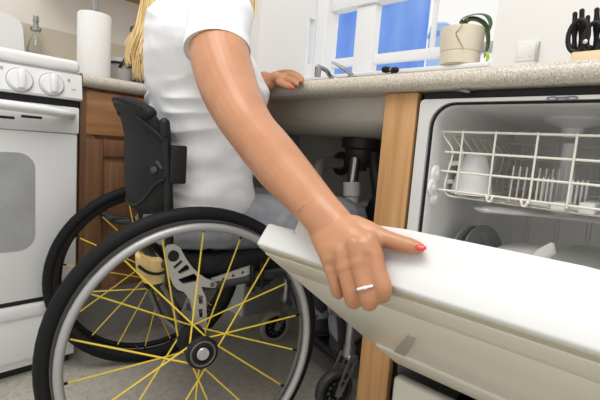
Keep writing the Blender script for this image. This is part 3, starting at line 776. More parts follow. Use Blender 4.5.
# --- dishes
# upside-down mug in the upper rack
q0, q1 = at(456, 190, Y=.95), at(489, 186, Y=.95)
c = at(472, 186, Y=.955); c.z = zs[3] - .008
rC = (q1 - q0).length * .5 * .92; hC = at(470, 154, Y=.955).z - c.z; rC *= 1.36
o = thing('mug', 'white mug upside down in the upper dishwasher rack', 'mug', c)
MB().lathe([(0, hC), (rC * .40, hC), (rC * .52, hC - .004), (rC * .59, hC - .011), (rC * .74, hC * .62), (rC * .88, hC * .28), (rC, 0.0), (rC * .95, 0.001), (rC * .84, hC * .28), (rC * .50, hC - .014), (0, hC - .01)], c, 36).build('cup_body', 'china', o)
h0, h1 = c + V((-rC * .62, -rC * .35, hC * .75)), c + V((-rC * .8, -rC * .4, hC * .28))
b = MB(); b.tube(spline([h0, h0 + V((-.018, -.012, -.004)), (h0 + h1) / 2 + V((-.026, -.016, 0)), h1 + V((-.016, -.01, 0)), h1], 5), .0045, 8, flat=1.3); b.build('handle', 'china', o)
# plates and bowls in the lower rack
def plate(name, label, c, n, R, m, group=None, depth=.014):
    Mx = V((0, 0, 1)).rotation_difference(V(n).normalized()).to_matrix()
    b = MB(); b.lathe([(0, 0), (R * .55, 0), (R * .62, .003), (R * .97, depth), (R, depth + .002), (R * .98, depth + .004), (R * .6, .007), (0, .005)], c, 40, Mx)
    return tag(b.build(name, m, origin=c), label, 'plate', group)
for (px, py, Y, R, lb) in ((466, 251, .985, .062, 'grey plate standing first at the left of the lower rack'), (477, 251, 1.01, .064, 'grey plate standing behind another at the left lower rack')):
    p = at(px, py, Y=Y); plate('plate', lb, p, (.9, -.35, .1), R, 'lid_grey', 'plates in the lower rack')
p = at(524, 262, Y=.99)
b = MB(); Mx = V((0, 0, 1)).rotation_difference(V((-.1, -.15, 1)).normalized()).to_matrix()
b.lathe([(0, .030), (.05, .029), (.058, .024), (.086, -.006), (.093, -.030), (.090, -.030), (.082, -.008), (.055, .019), (0, .025)], p, 40, Mx)
tag(b.build('bowl', 'china', origin=p), 'white bowl turned over in the lower rack showing its rounded base', 'bowl')
p = at(548, 250, Y=.94)
b = MB(); b.loft([(p + V((-.02, .02, -.035)), (.020, .0, 0), (0, .010, 0)), (p + V((-.005, .01, -.005)), (.018, .0, 0), (0, .010, 0)), (p + V((.006, 0, .016)), (.003, 0, 0), (0, .004, 0))], 12)
tag(b.build('serving_spoon', 'china', origin=p), 'white pointed utensil tip sticking up beside the upturned bowl', 'utensil')
p = at(590, 266, Y=.96)
o = thing('food_lid', 'grey ridged plastic lid in the lower rack near right edge', 'lid', p)
Mx = V((0, 0, 1)).rotation_difference(V((.05, -.35, 1)).normalized()).to_matrix()
MB().lathe([(0, .012), (.058, .012), (.062, .008), (.064, 0), (.064, -.014), (.060, -.014), (.058, .004), (0, .006)], p, 48, Mx).build('lid_top', 'lid_ridged', o)
b = MB()
for k in range(40):
    a = 2 * PI * k / 40; d = Mx @ V((math.cos(a) * .0645, math.sin(a) * .0645, 0)); u = Mx @ V((0, 0, 1))
    b.tube([p + d + u * .004, p + d - u * .013], .0014, 5)
b.build('ridges', 'plastic_clear', o)

# ------------------------------------------------------------------ wheelchair (local frame: x right, y forward)
CH = V((-1.0013, 0.5785, 0)); YAW = 0.294
MC = Matrix.Translation(CH) @ Matrix.Rotation(-YAW, 4, 'Z'); MCI = MC.inverted()
XV = (MC.to_3x3() @ V((1, 0, 0))); YV = (MC.to_3x3() @ V((0, 1, 0)))
def L(px, py, lx=None, ly=None, lz=None):
    """pixel -> chair-local point on a plane of the chair"""
    if lx is not None: p = at_plane(px, py, MC @ V((lx, 0, 0)), XV)
    elif ly is not None: p = at_plane(px, py, MC @ V((0, ly, 0)), YV)
    else: p = at(px, py, Z=lz)
    return MCI @ p
WC = thing('wheelchair', 'black wheelchair with yellow spoked wheels and silver hand rims', 'wheelchair', CH, rotz=-YAW, local=True)
CAMB = 0.079; R0 = 0.305; HZ = R0 * math.cos(CAMB)
def wheel(sgn):
    hub = V((sgn * 0.2605, 0, HZ))
    ax = V((sgn * math.cos(CAMB), 0, -sgn * 0 - math.sin(CAMB) * 1.0))      # outward axle direction (bottom further out)
    ax = V((sgn * math.cos(CAMB), 0, math.sin(CAMB))).normalized()
    upv = V((-sgn * math.sin(CAMB), 0, math.cos(CAMB))); fwv = V((0, 1, 0))
    def C(r, off=0.0, n=72): return [hub + ax * off + fwv * (r * math.cos(2 * PI * j / n)) + upv * (r * math.sin(2 * PI * j / n)) for j in range(n)]
    b = MB(); b.tube(C(R0 - .0165), 0.0165, 14, closed=True)
    w = b.build('wheel', 'tire_rubber', WC)
    b = MB(); n = 72                                            # rim: section lofted round
    sec = [(-.012, .275), (-.013, .282), (.013, .282), (.012, .275), (.008, .264), (0, .260), (-.008, .264)]
    vs = []; fs = []
    for j in range(n):
        a = 2 * PI * j / n; d = fwv * math.cos(a) + upv * math.sin(a)
        for (o_, r_) in sec: vs.append(hub + ax * o_ + d * r_)
    m_ = len(sec)
    for j in range(n):
        for i in range(m_): fs.append([j * m_ + i, j * m_ + (i + 1) % m_, ((j + 1) % n) * m_ + (i + 1) % m_, ((j + 1) % n) * m_ + i])
    b.add(vs, fs); b.build('rim', 'rim_grey' if sgn > 0 else 'rim_black', w)
    b = MB(); b.tube(C(0.2635, .030), 0.0088, 12, closed=True); b.build('hand_rim', 'handrim' if sgn > 0 else 'rim_black', w)
    b = MB()
    for k in range(6):
        a = 2 * PI * k / 6 + .4; d = fwv * math.cos(a) + upv * math.sin(a)
        b.tube([hub + d * .266 + ax * .006, hub + d * .264 + ax * .03], .0035, 8)
    b.build('hand_rim_tab', 'satin_metal', w)
    Mx = V((0, 0, 1)).rotation_difference(ax).to_matrix()
    H = MB().lathe([(0, -.050), (.030, -.050), (.033, -.045), (.033, -.038), (.016, -.032), (.016, .030), (.030, .035), (.034, .038), (.034, .048), (.031, .051), (.018, .053), (.016, .050), (0, .050)], hub, 36, Mx).build('hub', 'black_plastic', w)
    MB().lathe([(0, .050), (.0135, .050), (.0135, .0535), (.012, .055), (0, .0552)], hub, 24, Mx).build('axle_button', 'satin_metal', H)
    MB().lathe([(.025, .0512), (.0275, .0522), (.0255, .0532), (.0235, .0522)], hub, 36, Mx).build('hub_ring', 'rim_grey', H)
    first = None
    for k in range(18):
        side = 1 if k % 2 == 0 else -1
        a_r = 2 * PI * k / 18 + .13
        cross = (1 if (k // 2) % 2 == 0 else -1)
        a_h = a_r + cross * 1.15
        off = .040 if side > 0 else -.041; rh = .029
        p = hub + ax * off + (fwv * math.cos(a_h) + upv * math.sin(a_h)) * rh
        q = hub + (fwv * math.cos(a_r) + upv * math.sin(a_r)) * .263
        b = MB(); b.tube([p, q], .0019, 6); b.m = 1; b.tube([q, q.lerp(p, .055)], .0028, 6); s_ = b.build('spoke', 'spoke_yellow', w, extra=('black_plastic',))
    return w
wheel(1); wheel(-1)
b = MB(); b.tube([(-.215, 0, HZ), (.215, 0, HZ)], .017, 16); b.build('axle_tube', 'frame_grey', WC)
# side frame, both sides
for s in (1, -1):
    b = MB()
    b.tube(spline([(s * .185, -.035, .415), (s * .185, 0.03, .412), (s * .185, .20, .425), (s * .185, .30, .43), (s * .183, .36, .415), (s * .175, .41, .38), (s * .15, .47, .25), (s * .12, .51, .13), (s * .11, .52, .10)], 6), .0135, 12)
    b.tube([(s * .185, .41, .37), (s * .190, .455, .300)], .013, 12)
    b.build('side_frame', 'frame_grey', WC)
    # caster housing + fork + wheel
    cx = .185 if s > 0 else -.215; cy = .47 if s > 0 else .445
    hs = V((s * .195, .475, .30)); hb = V((s * .195, .475, .165))
    if s < 0: hs.x = hb.x = -.262; hs.y = hb.y = .505
    k = MB(); k.tube([hs + V((0, 0, .01)), hb + V((0, 0, .02))], .0145, 14); k.tube([hb + V((0, 0, .025)), hb + V((0, 0, -.005))], .018, 14)
    k.tube([V((s * .185, .41, .30)), hs + V((0, 0, -.02))], .013, 12)
    k.build('caster_housing', 'satin_metal', WC)
    axc = V((hb.x, hb.y - .042, .062))
    fk = MB()
    for dx in (.021, -.021):
        f0, f1 = hb + V((dx, .004, -.004)), axc + V((dx, 0, 0))
        d = (f1 - f0).normalized(); w_ = V((0, d.z, -d.y)) * 1.0
        wa, wb_ = .021, .011
        ol = [f0 + w_ * wa * .8, f0 - w_ * wa * .8, f1 - w_ * wb_, f1 - w_ * wb_ * .6 + d * .010, f1 + w_ * wb_ * .6 + d * .010, f1 + w_ * wb_]
        hl = []
        for t0, t1 in ((.12, .34), (.42, .60), (.66, .80)):
            wv = (wa * .5) * (1 - t0) + wb_ * .45 * t0
            A_, B_ = f0.lerp(f1, t0), f0.lerp(f1, t1)
            hl.append([A_ + w_ * wv, A_ - w_ * wv, B_ - w_ * wv * .8, B_ + w_ * wv * .8])
        fk.prism(ol, (.004 if dx > 0 else -.004, 0, 0), hl)
    fk.box(hb + V((-.025, -.014, -.012)), hb + V((.025, .016, .002)), .004)
    fk.build('caster_fork', 'satin_metal', WC)
    Mx = V((0, 0, 1)).rotation_difference(V((1, 0, 0))).to_matrix()
    cw = MB().lathe([(.045, -.013), (.056, -.014), (.0605, -.008), (.062, 0), (.0605, .008), (.056, .014), (.045, .013), (.045, -.013)], axc, 36, Mx).build('caster_wheel', 'clear_wheel' if s < 0 else 'caster_tire', WC)
    MB().lathe([(0, -.011), (.046, -.011), (.046, .011), (.038, .011), (.034, .006), (.014, .006), (.012, .016), (0, .016)], axc, 30, Mx).build('caster_hub', 'black_plastic', cw)
    b = MB()
    for q in range(10):
        a = 2 * PI * q / 10; b.tube([axc + V((.0105, math.cos(a) * .026 - .0, math.sin(a) * .026)), axc + V((.012, math.cos(a) * .026, math.sin(a) * .026))], .005, 8)
    b.build('hub_boss', 'rim_grey', cw)
# axle plate with slots on the near side (traced outline on the chair's side plane, with thickness)
def plate_px(lx, pts): return [L(x, y, lx=lx) for (x, y) in pts]
for s, lx in ((1, .205), (-1, -.209)):
    base = .205
    ol = plate_px(base, [(165, 258), (164.5, 250), (168, 245.5), (174, 244.5), (180, 247.5), (183, 253), (187, 260), (193, 268), (200, 274.5), (207, 279), (214, 281), (217, 284), (215, 288), (208, 287.5), (201, 286.5), (206, 298), (207, 318), (206, 336), (196, 337), (194, 318), (190, 300), (184, 292), (178, 290), (173, 285), (168, 272)])
    hol = [plate_px(base, [(173.5 + 5.3 * math.cos(a), 256 + 5.8 * math.sin(a)) for a in [2 * PI * k / 16 for k in range(16)]]),
           plate_px(base, [(173, 267), (175, 269), (183, 262), (181, 260)]),
           plate_px(base, [(177.5, 272), (180, 274), (189, 270), (189.5, 267), (186, 264.5)]),
           plate_px(base, [(178, 279.5), (183, 284), (197, 281.5), (198, 278), (194, 273.5)]),
           plate_px(base, [(198, 295), (203, 296), (203, 304), (199, 304)]),
           plate_px(base, [(198.5, 309), (203, 309), (203, 318), (199.5, 318)])]
    if s < 0:
        dxm = V((lx - base, 0, 0)); ol = [p + dxm for p in ol]; hol = [[p + dxm for p in h] for h in hol]
    MB().prism(ol, (s * -.007, 0, 0), hol).build('axle_plate', 'plate_metal', WC, smooth=False)
    c = L(173.5, 256, lx=base); c.x = s * .185
    b = MB(); b.tube([c + V((s * .022, 0, 0)), c - V((s * .03, 0, 0))], .0125, 14); b.build('frame_clamp', 'black_plastic', WC)
    c = L(212.5, 284.5, lx=base); c.x = s * .20
    MB().tube([c + V((s * .007, 0, 0)), c - V((s * .02, 0, 0))], .006, 10).build('bolt', 'rim_grey', WC)
    e_ = L(252, 271, lx=base); e_.x = s * .195
    d_ = V((s * .195, c.y, c.z)); up_ = V((0, 0, .011)); hs_ = []
    for t in (.3, .55, .8):
        q = d_.lerp(e_, t); hs_.append([q + V((0, .0035 * math.cos(a), .0035 * math.sin(a))) for a in [2 * PI * k / 10 for k in range(10)]])
    MB().prism([d_ - up_, e_ - up_, e_ + up_, d_ + up_], (s * -.005, 0, 0), hs_).build('seat_bracket', 'plate_metal', WC, smooth=False)
# second inner slotted plate seen behind the spokes
ol = plate_px(.15, [(188, 296), (196, 298), (198, 315), (194, 330), (186, 330), (182, 312)])
MB().prism(ol, (-.005, 0, 0), [plate_px(.15, [(187, 303), (192, 304), (192, 311), (186, 310)])]).build('inner_plate', 'plate_metal', WC, smooth=False)
# tan wooden block strapped to the frame
ol = [L(x, y, lx=.15) for (x, y) in ((138, 259), (141, 256), (148, 260), (156, 262), (164, 262), (166, 268), (164, 276), (162, 283), (153, 285), (144, 283), (139, 275))]
b = MB(); b.prism(ol, (-.045, 0, 0)); blk = b.build('wooden_block', 'tan_wood', WC)
b = MB(); b.tube(spline([L(138.5, 266, lx=.154), L(147, 272, lx=.154), L(157, 274, lx=.154), L(167, 271, lx=.154)], 5), .0035, 8); b.build('strap', 'black_plastic', blk)
b = MB(); b.tube([L(172, 259, lx=.17), L(160, 268, lx=.13), V((-.17, L(160, 268, lx=.13).y, L(160, 268, lx=.13).z))], .011, 12); b.build('cross_tube', 'frame_black', WC)
b = MB(); b.tube([L(163, 285, lx=.16), L(172, 300, lx=.16), L(178, 318, lx=.16), L(186, 336, lx=.16)], .008, 10); b.tube([L(150, 290, lx=.08), L(160, 315, lx=.08), L(186, 338, lx=.14)], .007, 10); b.build('brace_tube', 'rim_grey', WC)
# seat, cushion, fender
b = MB()
b.box((-.182, -.02, .418), (.182, .32, .428), .004); b.build('seat_sling', 'soft_black', WC)
b = MB(); b.box((-.185, -.015, .4285), (.185, .33, .480), .018, seg=4); b.build('seat_cushion', 'soft_black', WC)
b = MB(); pts = [L(x, y, lx=.20) for (x, y) in ((160, 205), (186, 203), (230, 204), (250, 206), (256, 214), (250, 226), (195, 226), (160, 220))]
# brake
for s in (1, -1):
    k = MB()
    for (x, y) in ((251, 276), (260, 273)):
        p0, p1 = L(x, y - 10, lx=.19), L(x, y + 12, lx=.19); p0.x = p1.x = s * .20
        k.tube([p0, p1], .0065, 10, dome=True)
    q0, q1 = L(247, 284, lx=.19), L(268, 282, lx=.19); q0.x = q1.x = s * .19
    k.tube([q0, q1], .008, 8); k.build('brake', 'black_plastic', WC)
# backrest shell: curved padded hard shell
def shell_pt(u, v, off=0.0):
    """u -1..1 across, v 0..1 bottom->top"""
    a = u * 1.05
    wv = .178 * (0.90 + .10 * math.sin(PI * min(1, v * 1.05)))
    x = wv * math.sin(a) / math.sin(1.05)
    dep = -.092 + .050 * (1 - math.cos(a)) / (1 - math.cos(1.05))
    z = .560 + .275 * v - .040 * (u * u) * (v ** 3) + .03 * (1 - v) ** 3 * u * u
    y = dep - .040 * max(0, (v - .62) / .38) ** 1.6 - .012 * math.sin(PI * v)
    n = V((math.sin(a), -math.cos(a), 0))
    return V((x, y, z)) + n * off
b = MB(); NU, NV = 28, 20
def grid(b, f0, f1, u0=-1, u1=1, v0=0, v1=1):
    A = [[f0(u0 + (u1 - u0) * i / NU, v0 + (v1 - v0) * j / NV) for i in range(NU + 1)] for j in range(NV + 1)]
    B = [[f1(u0 + (u1 - u0) * i / NU, v0 + (v1 - v0) * j / NV) for i in range(NU + 1)] for j in range(NV + 1)]
    vs = [p for r in A for p in r] + [p for r in B for p in r]; w = NU + 1; o2 = w * (NV + 1); fs = []
    for j in range(NV):
        for i in range(NU):
            q = [j * w + i, j * w + i + 1, (j + 1) * w + i + 1, (j + 1) * w + i]
            fs.append(q); fs.append([o2 + t for t in reversed(q)])
    for i in range(NU):
        fs.append([i + 1, i, o2 + i, o2 + i + 1]); t = NV * w
        fs.append([t + i, t + i + 1, o2 + t + i + 1, o2 + t + i])
    for j in range(NV):
        fs.append([j * w, (j + 1) * w, o2 + (j + 1) * w, o2 + j * w]); t = NU
        fs.append([(j + 1) * w + t, j * w + t, o2 + j * w + t, o2 + (j + 1) * w + t])
    b.add(vs, fs)
def edge(u, v): return (max(0, 1 - abs(u) ** 10)) ** .5 * (max(0, 1 - abs(2 * v - 1) ** 12)) ** .5
grid(b, lambda u, v: shell_pt(u, v, .002 + .016 * edge(u, v)), lambda u, v: shell_pt(u, v, -.001 - .012 * edge(u, v)))
bk = b.build('backrest', 'soft_black', WC)
b = MB()   # stitched piping curves on the back cover
b.tube(spline([shell_pt(u, v, .019) for (u, v) in ((.97, .72), (.86, .78), (.66, .86), (.35, .955), (0, .97), (-.35, .955), (-.66, .86), (-.86, .74))], 5), .004, 8)
b.tube(spline([shell_pt(u, v, .018) for (u, v) in ((.97, .34), (.8, .28), (.6, .16), (.35, .09), (0, .08), (-.35, .09), (-.7, .16))], 5), .0035, 8)
b.build('piping', 'black_plastic', bk)
b = MB(); b.tube(spline([shell_pt(u, .965, .006) for u in (-.86, -.6, -.3, 0, .3, .6, .86)], 5), .0155, 14, dome=True); b.build('top_pad', 'soft_black', bk)
b = MB()   # flap over the top of the cover
grid(b, lambda u, v: shell_pt(u * .8, .88 + .12 * v, .022), lambda u, v: shell_pt(u * .8, .88 + .12 * v, .014))
b.build('cover_flap', 'soft_black', bk)
p = L(156, 174, lx=.16); p = shell_pt(.80, .42, .018)
b = MB(); n_ = V((math.sin(.84), -math.cos(.84), 0)); Mx = V((0, 0, 1)).rotation_difference(n_).to_matrix()
b.lathe([(0, 0), (.008, 0), (.008, .003), (.005, .005), (0, .005)], p, 18, Mx); b.box((-.012, .014, 0), (.010, .021, .003), .001, Matrix.Translation(p) @ Mx.to_4x4())
b.build('tilt_bolt', 'frame_black', bk)
for s in (1, -1):      # canes and side clamps
    b = MB(); b.tube([(s * .182, -.045, .42), (s * .182, -.052, .60), (s * .180, -.064, .765)], .010, 12); b.build('back_cane', 'black_plastic', WC)
    b = MB(); b.box((s * .192 - .008, -.056, .652), (s * .192 + .012, -.022, .735), .004); b.build('back_clamp', 'black_plastic', WC)
    b = MB(); b.tube([(s * .180, -.064, .755), (s * .178, -.067, .780)], .0115, 10, dome=True); b.build('cane_cap', 'black_plastic', WC)
# rigidizer bar curving behind the backrest
zb_ = .495
pts = [L(100, 205, lz=.50), L(104, 214, lz=.49), L(115, 219, lz=.482), L(135, 221, lz=.478), L(160, 220, lz=.476), L(178, 214, lz=.478)]
b = MB(); b.tube(spline(pts, 6), .0145, 12, dome=True); b.build('rigidizer_bar', 'frame_black', WC)
# footplate
b = MB(); b.box((-.12, .49, .085), (.12, .66, .095), .003); b.tube([(-.12, .51, .10), (.12, .51, .10)], .011, 10); b.build('footplate', 'frame_grey', WC)
# calf strap / pouch under the seat
b = MB(); b.loft([((0, .25, .37), (.10, 0, 0), (0, .03, .02)), ((0, .26, .41), (.125, 0, 0), (0, .05, 0)), ((0, .24, .418), (.13, 0, 0), (0, .06, 0))], 20, power=3); b.build('under_seat_pouch', 'soft_black', WC)

# ------------------------------------------------------------------ the woman
def W3(x, y, z): return MC @ V((x, y, z))
def hd(px, py, h): return at_plane(px, py, T0 + D_up * h, D_up)      # point h above the door's top edge face
ORG = W3(0, .05, 0)
sh = at(221, 22, D=.875); el = at(252, 131, D=.70); wr = at(324, 213, D=.525)
body = MB()
# right arm
P = [sh + V((-.06, .02, .01)), at(221, 26, D=.862), at(219, 50, D=.835), at(228, 85, D=.785), at(240, 112, D=.735), at(252.5, 132, D=.70), at(267, 150, D=.665), at(284, 171, D=.615), at(304, 193, D=.565), at(320, 212, D=.528), at(333, 227, D=.512)]
Rr = [.050, .057, .0585, .0545, .0465, .0415, .0405, .0375, .031, .0275, .027]
Fl = [1, 1, 1, 1, 1, 1, 1, .98, .9, .80, .72]
upr = D_up
body.tube(spline(P, 5), interp(Rr, 5), 24, dome=True, flat=interp(Fl, 5), up=D_up)
# hand: palm as loft of sections from the wrist to the knuckles
mi, mm, mr, mp = hd(374, 256, .021), hd(359, 263, .025), hd(345, 267, .023), hd(332, 269, .018)
wl, wrr = hd(310, 228, .016), hd(346, 214, .018)
def sec(a, b_, th): 
    d = (b_ - a); return ((a + b_) / 2, d / 2, D_up * th)
body.loft([sec(at(300, 214, D=.53), at(341, 206, D=.53), .022), sec(hd(309, 232, .020), hd(352, 220, .024), .021), sec(hd(314, 246, .021), hd(369, 234, .024), .021), sec(hd(320, 258, .021), hd(377, 246, .024), .019), sec(hd(324, 268, .019), hd(380, 256, .022), .0155), sec(hd(327, 274, .015), hd(380, 263, .017), .010)], 28, power=2.6)
for q, r_ in ((mi, .0115), (mm, .0118), (mr, .0112), (mp, .0100)): body.ball(q, (r_, r_, r_))
# fingers curl over the outer edge of the door
E0 = V((0, 0, 0))
def finger(m, pip_px, r, L2=.024, L3=.022, tw=0.0):
    pip = at_plane(pip_px[0], pip_px[1], T0 - D_in * .0215, D_in)
    pip = hd(pip_px[0], pip_px[1], pip_px[2])
    d1 = (-D_up * .9 + D_in * .25 + V((-.45, 0, 0))).normalized(); d2 = (-D_up * .8 + D_in * .4 + V((-.6, 0, 0))).normalized()
    dip = pip + d1 * L2; tip = dip + d2 * L3
    # keep the tip outside the door's outer face
    for q in (dip, tip):
        k = (q - T0).dot(D_in)
        if k > -r * .95: q -= D_in * (k + r * .95)
    pts = [m - (pip - m) * .5, m, m.lerp(pip, .5) + D_up * .002, pip - (pip - m).normalized() * .004 + D_up * .0, pip.lerp(dip, .35) - D_in * .0015, dip, tip]
    rad = [r * 1.02, r * 1.12, r * 1.0, r * 1.08, r * 1.03, r * .93, r * .78]
    body.tube(spline(pts, 5), interp(rad, 5), 16, dome=True)
    return m, pip, dip, tip
F = []
F.append(finger(mi, (383.5, 290, .007), .0098, .018, .017))
F.append(finger(mm, (369, 301, .004), .0096, .018, .018))
F.append(finger(mr, (353, 300, .002), .0090, .018, .017))
F.append(finger(mp, (338, 291, .001), .0080, .015, .015))
# thumb along the top face towards the right
th = [hd(352, 228, .020), hd(368, 233, .0185), hd(385, 238.5, .0150), hd(399, 243, .0125), hd(410, 246, .0115), hd(419.5, 248, .0095)]
body.tube(spline(th, 5), interp([.017, .0145, .0105, .0098, .0092, .0068], 5), 18, dome=True, flat=.9, up=D_up)
body.loft([sec(hd(340, 226, .016), hd(362, 222, .02), .016), sec(hd(356, 243, .014), hd(378, 233, .016), .013), sec(hd(366, 253, .012), hd(385, 240, .013), .010)], 18)
# torso, neck, head (mostly under clothes)
def TS(x, y, z, a, b_, tw=0.0, tilt=0.0):
    ca, sa = math.cos(tw), math.sin(tw)
    R3 = MC.to_3x3()
    return (W3(x, y, z), R3 @ V((ca * a, -sa * a, -tilt * a)), R3 @ V((sa * b_, ca * b_, 0)))
tors = [TS(0, .055, .505, .155, .115), TS(0, .055, .60, .145, .105), TS(.015, .05, .70, .13, .095), TS(.035, .055, .80, .14, .11, .1), TS(.055, .055, .88, .15, .115, .15), TS(.075, .035, .96, .155, .095, .2, .05), TS(.085, .02, 1.01, .135, .075, .2, .08), TS(.09, .02, 1.05, .075, .06, .2)]
body.loft(tors, 32, power=2.2)
HC = W3(.115, .075, 1.245)
body.tube([W3(.09, .02, 1.02), W3(.095, .03, 1.08), W3(.105, .045, 1.16), HC], [.062, .052, .05, .06], 20)
R3 = MC.to_3x3()
body.ball(HC + V((0, 0, .02)), (.073, .092, .105), 28, R3)
body.ball(HC + R3 @ V((0, .035, -.045)), (.056, .062, .062), 24, R3)       # jaw
body.tube([HC + R3 @ V((0, .088, .03)), HC + R3 @ V((0, .108, -.008)), HC + R3 @ V((0, .092, -.014))], [.009, .013, .011], 12, dome=True)  # nose
for s in (1, -1): body.ball(HC + R3 @ V((s * .073, -.005, .0)), (.010, .020, .030), 14, R3)
# left arm: forearm comes round in front to the worktop edge
shL = W3(-.075, .04, .975); elL = W3(-.10, .235, .80); lw = at(268, 82, Y=.775); 
lh = at(285, 79.5, Y=.792)
P = [shL + (W3(0, 0, 0) - W3(-.05, 0, 0)), shL, shL.lerp(elL, .5), elL, elL.lerp(lw, .55), lw + V((-.02, -.004, -.001)), lw]
body.tube(spline(P, 5), interp([.05, .052, .047, .040, .035, .026, .024], 5), 22, dome=True)
hb2 = at(279, 79, Y=.80)
body.tube([lw + V((-.03, 0, .0)), lw, at(277, 78, Y=.79), at(284, 79, Y=.79)], [.026, .026, .027, .020], 18, flat=.65, dome=True, up=(0, 0, 1))
fl = [((281, 74), (291, 73), (298, 76), (302, 79), .82), ((282, 76.5), (291, 76), (298, 78.5), (301.5, 81), .805), ((281, 79), (288, 80), (294, 82), (297, 84.5), .79), ((279, 82), (283, 84.5), (288, 86.5), (292, 87.5), .775)]
for k, (a, b1, c1, d1, Y) in enumerate(fl):
    Q = [at(*a, Y=Y), at(*b1, Y=Y - .004), at(*c1, Y=Y - .008), at(*d1, Y=Y - .012)]
    body.tube(spline(Q, 4), interp([.0095, .009, .0082, .0066], 4), 12, dome=True)
tL = [at(272, 80, Y=.80), at(277, 84, Y=.79), at(283, 86.5, Y=.787)]
body.tube(spline([at(270, 79, Y=.83), at(276, 75, Y=.845), at(287, 72.5, Y=.85), at(295, 74, Y=.85)], 4), interp([.011, .0105, .0095, .007], 4), 12, dome=True)
# legs
HIPS = {}
for s in (1, -1):
    hip, kn_, an = W3(s * .088, .09, .545), W3(s * .105, .485, .533), W3(s * .085, .545, .15)
    HIPS[s] = (hip, kn_, an)
    body.tube(spline([hip, hip.lerp(kn_, .5), kn_, kn_.lerp(an, .3) + R3 @ V((0, -.015, 0)), kn_.lerp(an, .7), an], 5), interp([.068, .062, .050, .050, .040, .033], 5), 20, dome=True)
    body.tube([an + V((0, 0, .0)), W3(s * .085, .56, .125), W3(s * .085, .63, .115), W3(s * .085, .67, .112)], [.034, .034, .032, .022], 16, flat=.75, dome=True, up=(0, 0, 1))
person = body.build('person', 'skin', origin=ORG)
tag(person, 'blonde woman in white t-shirt and jeans leaning from wheelchair to dishwasher door', 'person')
remesh(person, .0021, 4, .5)

def child(b, name, m, **k): return b.build(name, m, person, **k)
# face details
for s in (1, -1):
    e = child(MB().ball(HC + R3 @ V((s * .030, .080, .028)), .0125, 16), 'eye', 'eye_white')
    MB().ball(HC + R3 @ V((s * .031, .0905, .028)), .0045, 10).build('iris', 'eye_dark', e)
    child(MB().tube(spline([HC + R3 @ V((s * .016, .094, .048)), HC + R3 @ V((s * .032, .092, .053)), HC + R3 @ V((s * .046, .082, .047))], 4), .0028, 6), 'eyebrow', 'hair_dark')
child(MB().tube(spline([HC + R3 @ V((-.024, .088, -.046)), HC + R3 @ V((-.008, .0965, -.042)), HC + R3 @ V((.008, .0965, -.042)), HC + R3 @ V((.024, .088, -.046))], 4), [.003] * 4 + [.0055] * 5 + [.003] * 4, 8), 'lips', 'lips')
# thumb nail and left nail, ring
def nail(c, t, u, l=.0062, w=.0052):
    t = V(t).normalized(); u = V(u); u = (u - t * u.dot(t)).normalized(); s_ = t.cross(u)
    b = MB(); vs = []; n = 10
    Mx = Matrix.Identity(3)
    for i in range(3): Mx[i][0] = t[i]; Mx[i][1] = s_[i]; Mx[i][2] = u[i]
    b.ball(c, (l, w, .0022), 16, Mx); return b
tt = (th[5] - th[4]).normalized()
child(nail(hd(420.5, 247.4, .0145) , tt, D_up + V((.3, 0, .2)), .0064, .0038), 'fingernail', 'nail_red')['label'] = 'red painted thumb nail'
child(nail(at(290.5, 87.3, Y=.757), at(292, 87.5, Y=.76) - at(286, 86.5, Y=.762), V((0, -1, .45)), .007, .0055), 'fingernail', 'nail_red')['label'] = 'red painted nail of the hand on the worktop'
m, pip = F[1][0], F[1][1]
rc_ = m.lerp(pip, .66) + D_up * .0012; ax_ = (pip - m).normalized(); u_ = ax_.orthogonal().normalized()
rg_ = child(MB().tube(circle(rc_, u_ * .0112, ax_.cross(u_) * .0112, 32), .0013, 8, closed=True), 'ring', 'silver_ring')
b = MB(); tow = (CAM - rc_).normalized(); tow = (tow - ax_ * tow.dot(ax_)).normalized(); sd = ax_.cross(tow)
for k in range(-3, 4):
    a = k * .21; b.ball(rc_ + (tow * math.cos(a) + sd * math.sin(a)) * .0122, .0017 if k else .0022, 10)
b.build('gems', 'gem', rg_)

# t-shirt
def fold(p, amp=.004):
    return amp * (mnoise.noise(V((p.x * 9, p.y * 9, p.z * 26))) + .6 * mnoise.noise(V((p.x * 22, p.y * 22, p.z * 48))))
b = MB()
b.loft([TS(-.0, .065, .572, .176, .140), TS(-.0, .068, .59, .180, .143), TS(.003, .068, .62, .176, .140), TS(.012, .066, .67, .165, .128), TS(.025, .062, .74, .158, .124), TS(.038, .066, .82, .163, .142, .1), TS(.052, .064, .88, .169, .152, .15), TS(.068, .038, .94,   .174, .134, .2, .04), TS(.08, .018, .985, .163, .116, .2, .06), TS(.088, .004, 1.025, .135, .102, .2, .08), TS(.09, .008, 1.065, .080, .075, .2)], 40, power=2.2)
